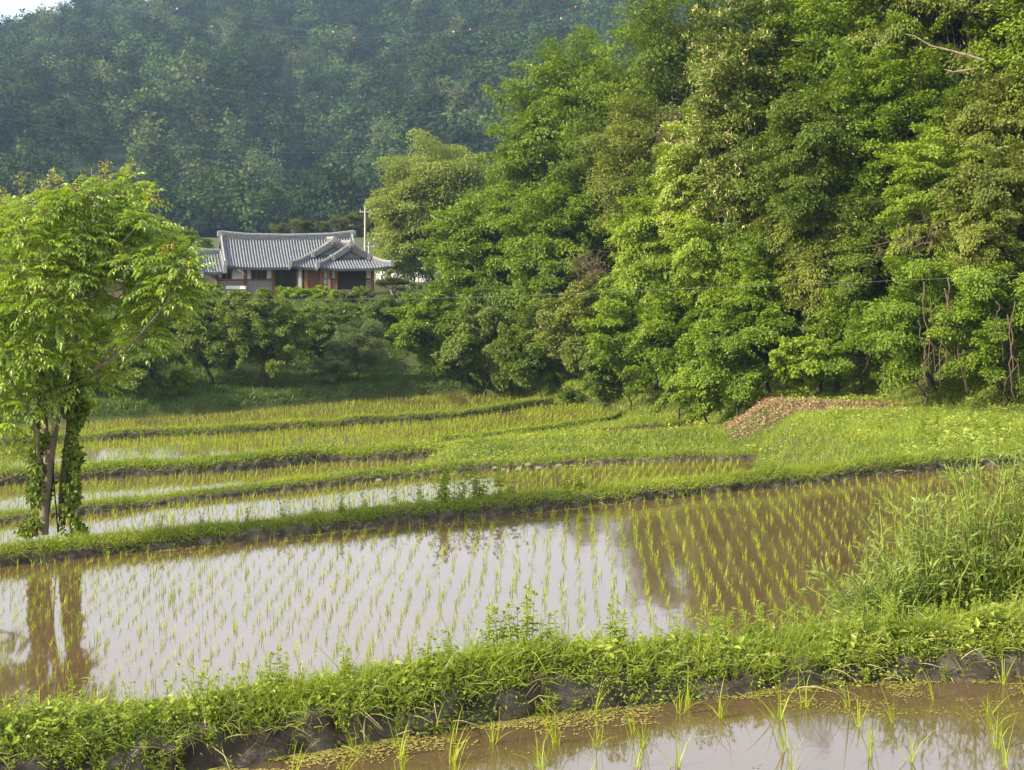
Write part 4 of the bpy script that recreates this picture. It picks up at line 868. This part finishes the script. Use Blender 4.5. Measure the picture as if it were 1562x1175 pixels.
panel('wall_panel', 507.5, 514.5, 411, 425.5, vC, mpl); panel('wall_panel', 560.5, 567, 411, 426, vC, mpl); panel('wall_panel', 343, 348, 415, 421, -1.9, mpl)
def window(px0, px1, y0, y1, v, m, n=3, fm=None):
    w_ = panel('window', px0, px1, y0, y1, v, m, .04); q = []
    a, b, z1, z0 = UU(px0, v), UU(px1, v), ZH(y0, v), ZH(y1, v)
    for k in range(n + 1): u = a + (b - a) * k / n; q.append(box((u - .035, v - .09, z0), (u + .035, v - .043, z1)))
    for z in (z0, z1): q.append(box((a - .02, v - .1, z - .04), (b + .02, v - .092, z + .04)))
    build('window_frame', hb(q), fm or mwood, w_)
window(349, 362, 408, 424, vA, mgl, 2); window(391.5, 412.5, 407, 425, vA, mgl, 3); window(427, 456, 407, 446, vA, mgl, 4, mlat); window(517, 559, 410, 442, vC, mlat, 7, mlat); window(466, 469, 411, 440, vB, mgl, 1)
for px, y0, y1, v in [(382.2, 405, 448, vA), (423.5, 405, 448, vA), (458.5, 405, 448, vA), (341.5, 408, 448, vA), (505.6, 408, 446, vB), (515.8, 408, 446, vC), (569.5, 408, 446, vC), (506.5, 408, 446, vC)]:
    a = UU(px, v); build('post', hb([tube([(a, v - .12, ZH(y1, v)), (a, v - .12, ZH(y0, v) + .2)], .15, 8)]), mwood, house)
for px0, px1, y, v in [(342, 422, 425.6, vA), (506, 516, 427, vC), (560, 569, 427.5, vC)]: panel('beam', px0, px1, y - 1, y + 1, v, mwood, .10)
d = panel('door', 475, 491, 413, 444, vB, mwood, .06); d['label'] = 'red brown door'
q = [box((UU(px, vB) - .12, vB - .1, 0), (UU(px, vB) + .12, vB - .062, ZH(411, vB))) for px in (471.5, 494.5)]; build('door_frame', hb(q), mwood2, d)
# ---------------------------------------------------------------- other small buildings and yard things
def at(px, py, D): return P(px, py, D)
mpk = noisemat('plank', [(.26, .19, .12), (.40, .30, .2)], 4, .85, stretch=(6, 6, .3)); mslate = noisemat('slate', [(.2, .21, .24), (.3, .31, .34)], 3, .8)
a = at(140, 460, 124); b = at(212, 424, 124); barn = thing('barn', 'plank walled barn glimpsed through the crown of the near tree', 'barn', (a + b) / 2 * [1, 1, 0] + [0, 2, -10])
build('wall', [box((at(163, 0, 124)[0], 124, -10.2), (b[0] + 1.2, 128, b[2]))] + [box((x - .02, 123.96, -10.2), (x + .02, 123.998, b[2])) for x in np.arange(at(164, 0, 124)[0], b[0] + 1.2, .32)], mpk, barn)
build('annex_wall', [box((a[0] - 1.5, 124.3, -10.2), (at(163, 0, 124)[0] - .003, 128, b[2] - .3))], mgr, barn)
z0 = b[2]; xa, xb = a[0] - 2, b[0] + 1.7
rv = np.array([[xa, 123.2, z0 - .15], [xb, 123.2, z0 - .15], [xb, 126.2, z0 + 1.3], [xa, 126.2, z0 + 1.3], [xb, 129, z0 - .15], [xa, 129, z0 - .15]]); rv2 = rv - [0, 0, .14]
build('roof', [(np.vstack([rv, rv2]), [[0, 1, 2, 3], [3, 2, 4, 5], [7, 6, 9, 8], [8, 9, 11, 10], [0, 6, 7, 1], [4, 10, 11, 5], [1, 7, 8, 2], [2, 8, 10, 4], [0, 3, 9, 6], [3, 5, 11, 9]])], mslate, barn)
a = at(129, 284, 172); b = at(146, 330, 172); hut = thing('antenna_building', 'pale grey building with a thin antenna above the near tree crown', 'building', (a[0], 172, -9.5))
build('wall', [box((a[0], 172, -9.5), (b[0], 173.6, a[2]))], mpl, hut); build('roof', [box((a[0] - .15, 171.85, a[2]), (b[0] + .15, 173.75, a[2] + .16))], mslate, hut)
build('antenna', [tube([at(140, 284, 172.5), at(140, 257, 172.5)], .05, 6), tube([at(132, 284, 172.5), at(132, 277, 172.5)], .05, 6)], mst, hut)
mfilm = noisemat('white_film', [(.6, .63, .68), (.74, .77, .82)], 1.2, .4, spec=.5)
gh = thing('greenhouse', 'pale plastic film greenhouse glimpsed between the house and olive trees', 'greenhouse', at(605, 440, 156) * [1, 1, 0] + [0, 0, -10.4])
th = np.linspace(0, np.pi, 13); x0, x1 = at(572, 0, 156)[0], at(650, 0, 156)[0]; zb = -10.4; h_ = at(0, 405, 156)[2] - zb
sec = np.stack([-np.cos(th) * 2.3 + 158, zb + h_ * np.sin(th) ** .7], -1); v = np.array([[[x, *p] for p in sec] for x in (x0, x1)])
build('cover', [(v.reshape(-1, 3), grid_faces(2, 13)), (v.reshape(-1, 3), [list(range(13))]), (v.reshape(-1, 3), [list(range(25, 12, -1))])], mfilm, gh)
build('hoops', [tube([[x, *(p + (p - [158, zb]) * .012)] for p in sec], .03, 5) for x in np.linspace(x0 + .05, x1 - .05, 8)], mst, gh)
c = at(362, 440, 130.5); t = thing('covered_stack', 'low white covered stack in front of the left house wall', 'stack', c)
build('cover', [box(c + [-1.0, -.3, -.05], c + [.8, .4, .22])], mpl, t); build('base', [box(c + [-.9, -.2, -1.2], c + [.7, .3, -.052])], mst, t)
c = at(526, 485, 121); t = thing('garden_tub', 'dark blue tub with a white lid in the house garden', 'tub', c)
build('body', [tube([c + [0, 0, -.4], c + [0, 0, .55]], [.42, .48], 14)], glassmat('blue_plastic', (.03, .07, .12)), t, smooth=True); lid = tube([c + [0, 0, .55], c + [.02, -.03, .62], c + [.05, -.06, .8]], [.5, .5, .1], 14); build('lid', [lid], mpl, t, smooth=True)
c = at(515, 485, 120.5); o = build('garden_post', [tube([c + [0, 0, -.4], c + [0, 0, .9]], .05, 6), tube([c + [0, 0, .88], c + [.5, 0, .9]], .03, 5)], mpl, origin=c); tag(o, 'thin white post beside the blue tub in the house garden', 'post')
def rock(c, r, rng, flat=.65):
    th, ph = np.meshgrid(np.linspace(0, 2 * np.pi, 13), np.linspace(.01, np.pi - .01, 9), indexing='ij')
    k = 1 + .5 * fbm(np.cos(th) * np.sin(ph) * 1.4 + rng.uniform(0, 50), np.sin(th) * np.sin(ph) * 1.4 + np.cos(ph), 5, 3); k[-1] = k[0]
    return np.stack([np.cos(th) * np.sin(ph) * 1.2, np.sin(th) * np.sin(ph), np.cos(ph) * flat], -1) * (k * r)[..., None] + c, grid_faces(13, 9)
rk = np.random.default_rng(9)
for px, py, r in [(548, 452, .32), (556, 454, .42), (562, 450, .25)]:
    c = at(px, py, 125.2); o = build('garden_boulder', [rock(c, r, rk, .9)], M['stone'], origin=c, smooth=True); tag(o, {548: 'pale boulder at the left of three in the house garden', 556: 'largest pale boulder in the middle of three in the house garden', 562: 'smallest pale boulder at the right of three in the house garden'}[px], 'boulder', 'boulders in the house garden')
for k, px in enumerate([577, 690, 755, 768, 792, 806, 822, 838, 852, 872, 884]):
    x = (px - CX) * 50.5 / F; x = x * float(B[2](x)) / 50.5; p = BN[2].at(np.array([x]), np.array([RNG.uniform(-.05, .12)]))[0]; r = RNG.uniform(.09, .17)
    o = build('stone', [rock(p, r, rk)], M['stone'], origin=p, smooth=True); tag(o, 'pale stone lying at the water edge of the third bund', 'stone', 'stones along the third bund')
# ---------------------------------------------------------------- the wooded hill across the valley
def ridge_y(px): return np.interp(px, [-900, -300, -100, 0, 60, 120, 200, 330, 500, 700, 900, 1000, 1200, 1700, 2600], [210, 122, 84, 66, 54, 40, 24, 10, -8, -22, -14, -8, -40, -60, 60])
def hill_z(x, y):
    px = CX + x / 780. * F
    top = -(ridge_y(px) - HY) * 780 / F + 9.5
    gul = np.exp(-((px - 600) / 95.) ** 2) * 120 + np.exp(-((px + 60) / 120.) ** 2) * 70 - np.exp(-((px - 820) / 120.) ** 2) * 30
    y0 = 372 + gul * .8 + 40 * fbm(x / 60., x * 0 + 3, 5); t = (y - y0) / (790 - y0)
    z = np.where(t < 1, top * np.clip(t, 0, 1) ** .92, top * np.clip(1.9 - .9 * t, -.1, 1))
    return -9.5 + z + np.clip(t * 6, 0, 1) * (14 * fbm(x / 45., y / 70., 9) + 6 * fbm(x / 18., y / 18., 4))
hx = np.concatenate([np.arange(-1500, -400, 40.), np.arange(-400, 200, 8.), np.arange(200, 1300, 40.)]); hy = np.arange(330, 1500, 10.)
HX, HYY = np.meshgrid(hx, hy, indexing='ij')
kind(build('hill', [(np.stack([HX, HYY, hill_z(HX, HYY)], -1), grid_faces(len(hx), len(hy)))], M['hill'], smooth=True), 'structure')
rng = np.random.default_rng(11)
NT = 9000; tx = rng.uniform(-420, 150, NT); ty = rng.uniform(345, 815, NT); px = CX + tx / ty * F; k = (px > -330) & (px < 1200); tx, ty = tx[k], ty[k]
# thin to an even spacing
cell = {}; keep = []
for i, (a, b) in enumerate(zip(tx, ty)):
    g = (int(a // 10), int(b // 13))
    if g not in cell: cell[g] = 1; keep.append(i)
tx, ty = tx[keep], ty[keep]; tz = hill_z(tx, ty); ok = tz > -99; tx, ty, tz = tx[ok], ty[ok], tz[ok]
tmpl = []
for k in range(7):
    r_ = np.random.default_rng(50 + k); con = k >= 5
    rz = 4.9 if not con else 5.6; rx = 3.9 if not con else 2.5
    (v, f), C, rc = crown(r_, (0, 0, rz * .72), rx, rx, rz, 1000 if not con else 560, .66, .5, clump=.38, nclump=22, flat=.85, lump=.55, no=1.1, nr=.24, cn=.9, spread=1.25)
    tmpl.append((v, f))
pk = rng.integers(0, 7, len(tx)); A = rng.uniform(0, 6.28, len(tx)); S = rng.uniform(1.0, 2.1, len(tx)) * (1 + .5 * fbm(tx / 30., ty / 30., 8)); parts = []
for k in range(7):
    q = pk == k; v, f = tmpl[k]; c, s = np.cos(A[q])[:, None], np.sin(A[q])[:, None]
    w = np.stack([v[None, :, 0] * c - v[None, :, 1] * s, v[None, :, 0] * s + v[None, :, 1] * c, np.broadcast_to(v[None, :, 2], (q.sum(), len(v)))], -1) * S[q][:, None, None] + np.c_[tx, ty, tz][q][:, None]
    tm = np.where(rng.uniform(0, 1, q.sum()) < (.75 if k >= 5 else .3), 0, rng.choice(4, q.sum(), p=[.1, .5, .28, .12]))
    for mi in range(4):
        ww = w[tm == mi]; parts.append((ww.reshape(-1, 3), (np.arange(len(ww))[:, None, None] * len(v) + f[None]).reshape(-1, 4), mi))
kind(build('forest', parts, HILL), 'stuff'); print('hill trees', len(tx))
def on_hill(px, py, lift=0):
    y = np.arange(350, 800, 1.); x = (px - CX) * y / F; z = hill_z(x, y) + lift; k = np.argmax(z > -(py - HY) * y / F)
    return np.array([x[k], y[k], z[k] - lift])
def hill_tree(label, px, py, w, h, m, N=1500, L=.9):
    p = on_hill(px, py + h * .3); rng = np.random.default_rng(px); s = p[1] / F
    root = thing('hill_tree', label, 'tree', p); (v, f), C, rc = crown(rng, p + [0, -4, h * s * .62], w * s * .5, w * s * .5, h * s * .5, N, L, L * .6, clump=.34, flat=.7)
    build('crown', [(v, f)], M[m], root); build('trunk', limbs(rng, p + [0, -4, -.5], p + [0, -4, h * s * .8], C, 8, .3), M['barkpale'], root)
hill_tree('large pale green tree standing out low on the blue hill above the roof', 405, 300, 62, 105, 'hillpale', 2200)
hill_tree('pale green tree at the hill foot left of the olive trees', 592, 240, 60, 80, 'hillpale', 1500)
hill_tree('pale round tree beside the utility pole top at the hill foot', 560, 290, 36, 60, 'hillpale', 900)
hill_tree('light green tree near the top of the hill below the orange balls', 345, 75, 46, 56, 'hillpale', 1200)
hill_tree('brown withered tree on the left slope of the hill', 158, 130, 40, 34, 'deadleaf', 500)
hill_tree('small reddish dead tree on the right slope of the hill', 722, 125, 28, 22, 'deadleaf', 260)
hill_tree('thin brown dead tree low on the right slope', 705, 160, 12, 30, 'deadleaf', 160)
hill_tree('small brown dead tree low on the left slope', 40, 208, 12, 12, 'deadleaf', 90)
hill_tree('brown dead tree at the top edge of the hill', 487, 14, 22, 14, 'deadleaf', 160)

# transmission lines with marker balls in front of the hill
mw = noisemat('marker_white', [(.5, .5, .5), (.6, .6, .6)], 2, .5); mo = noisemat('marker_orange', [(.75, .2, .03), (.85, .26, .05)], 2, .5); mc = noisemat('cable', [(.2, .21, .22), (.28, .29, .30)], 3, .5)
def ball(c, r):
    th, ph = np.meshgrid(np.linspace(0, 2 * np.pi, 13), np.linspace(.001, np.pi - .001, 9), indexing='ij')
    v = np.stack([np.cos(th) * np.sin(ph), np.sin(th) * np.sin(ph), np.cos(ph)], -1) * r + c
    return v, grid_faces(13, 9)
def line(label, pts, D, r, mballs, rb=.010, x0=-500, x1=1500, name='transmission_line', cat='power line'):
    pts = np.array(pts, float); deg = min(2, len(pts) - 1); co = np.polyfit(pts[:, 0], pts[:, 1], deg) 
    if deg == 2 and co[0] > 0: pass
    xs = np.linspace(x0, x1, 60); 
    wire = np.array([P(a, np.polyval(co, a), D) for a in xs]); root = thing(name, label, cat, wire[30], 'power lines across the valley')
    build('wire', [tube(wire, rb, 4)], mc, root)
    for a, b, *m in pts.tolist():
        if r: build('marker_ball', [ball(P(a, np.polyval(co, a), D), r)], mballs, root, smooth=True)
line('highest transmission line carrying large white marker balls', [(270, 14), (508, 48), (692, 50), (856, 28)], 300, .2, mw)
line('transmission line carrying orange marker balls just below the highest one', [(323, 41), (540, 57), (717, 47), (878, 10)], 302, .2, mo)
line('transmission line with small white balls across the upper middle of the hill', [(110, 97), (190, 104), (333, 138), (405, 142), (484, 149), (506, 149), (550, 149), (629, 144)], 304, .09, mw)
line('transmission line with small white balls across the middle of the hill', [(98, 148), (199, 165), (323, 183), (414, 188), (474, 190), (559, 188), (620, 180)], 306, .09, mw)
line('lowest transmission line with small white balls above the roof', [(102, 200), (190, 213), (327, 228), (408, 232), (478, 234), (553, 232)], 308, .09, mw)
# ---------------------------------------------------------------- poles and nearer wires
conc = noisemat('concrete_pole', [(.38, .36, .32), (.5, .48, .44)], 3, .9)
def pole(label, px, yt, yb, D, r):
    b = P(px, yb, D); t = P(px, yt, D); root = thing('utility_pole', label, 'utility pole', b)
    build('shaft', [tube([b, b + (t - b) * .5, t], [r, r * .85, r * .7], 10)], conc, root, smooth=True)
    c = t - [0, 0, .5]; build('crossarm', [box(c - [.6, .05, .05], c + [.6, .05, .05])], conc, root)
    for s in (-.5, 0, .5): build('insulator', [tube([c + [s, 0, .05], c + [s, 0, .28]], [.05, .035], 6)], conc, root, smooth=True)
pole('tall slim concrete pole rising behind the right end of the house roof', 557, 316, 428, 148, .14)
pole('short concrete pole just right of the tall slim one', 563, 369, 428, 152, .13)
wr = build('overhead_wire', [tube([P(545, 375, 150), P(563, 373, 152), P(600, 378, 153), P(640, 384, 154)], .025, 4)], mc, origin=P(563, 373, 152)); tag(wr, 'thin wire leaving the short concrete pole to the right', 'wire')
xs = np.linspace(-200, 1900, 40)
wr = build('overhead_wire', [tube([P(a, np.interp(a, [-200, 340, 640, 840, 1050, 1300, 1562, 1900], [452, 457, 456, 450, 440, 431, 420, 404]), 46.) for a in xs], .0035, 4)], mc, origin=P(700, 455, 46)); tag(wr, 'long thin pale wire crossing in front of the wood at mid height', 'wire')

# ---------------------------------------------------------------- sky, sun, air, camera
SUN_EL, SUN_AZ = math.radians(34), math.radians(-114)         # azimuth measured clockwise from straight ahead: left and a little behind
w = bpy.data.worlds.new('World'); SC.world = w; w.use_nodes = True; nt = w.node_tree; nd = nt.nodes; bg = nd['Background']
sk = nd.new('ShaderNodeTexSky'); sk.sky_type = 'NISHITA'; sk.sun_disc = False; sk.sun_elevation = SUN_EL; sk.sun_rotation = SUN_AZ; sk.air_density = 1.0; sk.dust_density = 3.0; sk.ozone_density = 1.0; sk.altitude = 50
tc = nd.new('ShaderNodeTexCoord'); cn = nd.new('ShaderNodeTexNoise'); cn.inputs['Scale'].default_value = 1.6; cn.inputs['Detail'].default_value = 5
mp = nd.new('ShaderNodeMapping'); mp.inputs['Scale'].default_value = (1, 1, 3); nt.links.new(tc.outputs['Generated'], mp.inputs[0]); nt.links.new(mp.outputs[0], cn.inputs['Vector'])
cr = nd.new('ShaderNodeMapRange'); cr.inputs[1].default_value = .25; cr.inputs[2].default_value = .65; cr.inputs[3].default_value = .62; cr.inputs[4].default_value = 1; nt.links.new(cn.outputs[0], cr.inputs[0])
sx = nd.new('ShaderNodeSeparateXYZ'); nt.links.new(tc.outputs['Generated'], sx.inputs[0])
er = nd.new('ShaderNodeMapRange'); er.inputs[1].default_value = .08; er.inputs[2].default_value = .24; er.inputs[3].default_value = .12; er.inputs[4].default_value = .97; nt.links.new(sx.outputs[2], er.inputs[0])
mm = nd.new('ShaderNodeMath'); mm.operation = 'MULTIPLY'; nt.links.new(cr.outputs[0], mm.inputs[0]); nt.links.new(er.outputs[0], mm.inputs[1])
cm = nd.new('ShaderNodeMix'); cm.data_type = 'RGBA'; nt.links.new(mm.outputs[0], cm.inputs[0]); nt.links.new(sk.outputs[0], cm.inputs[6]); cm.inputs[7].default_value = (5.8, 5.95, 6.4, 1)
nt.links.new(cm.outputs[2], bg.inputs[0]); bg.inputs[1].default_value = .15
sl = bpy.data.lights.new('sun', 'SUN'); sl.energy = 5.0; sl.angle = math.radians(.6); sl.color = (1, .86, .62)
so = bpy.data.objects.new('sun', sl); COL.objects.link(so)
dv = Vector((math.sin(SUN_AZ) * math.cos(SUN_EL), math.cos(SUN_AZ) * math.cos(SUN_EL), math.sin(SUN_EL)))
so.rotation_euler = dv.to_track_quat('Z', 'Y').to_euler(); so.location = dv * 50
HAZE = True
if HAZE:
    m, nt, nd, lk, out = mat('haze'); pv = nd.new('ShaderNodeVolumePrincipled'); pv.inputs['Density'].default_value = .0002; pv.inputs['Color'].default_value = (.46, .68, 1, 1); pv.inputs['Anisotropy'].default_value = .2
    lk.new(pv.outputs[0], out.inputs['Volume']);
    h = build('haze', [box((-2600, -60, -18), (2600, 2900, 165))], m); kind(h, 'stuff'); h.display_type = 'WIRE'
cam = bpy.data.cameras.new('camera'); co = bpy.data.objects.new('camera', cam); COL.objects.link(co); SC.camera = co
co.rotation_euler = (math.pi / 2, 0, 0); cam.sensor_width = 36; cam.lens = 36 * F / 1562; cam.shift_y = -(587.5 - HY) / 1562; cam.clip_end = 6000; cam.clip_start = .1
SC.view_settings.view_transform = 'Standard'; SC.view_settings.look = 'None'; SC.view_settings.exposure = 1.0; SC.view_settings.gamma = 1
cy = SC.cycles; cy.max_bounces = 7; cy.diffuse_bounces = 3; cy.glossy_bounces = 3; cy.transmission_bounces = 5; cy.volume_bounces = 0; cy.transparent_max_bounces = 6
cy.use_denoising = True
try: cy.denoiser = 'OPENIMAGEDENOISE'
except Exception: pass
SC.render.use_persistent_data = False
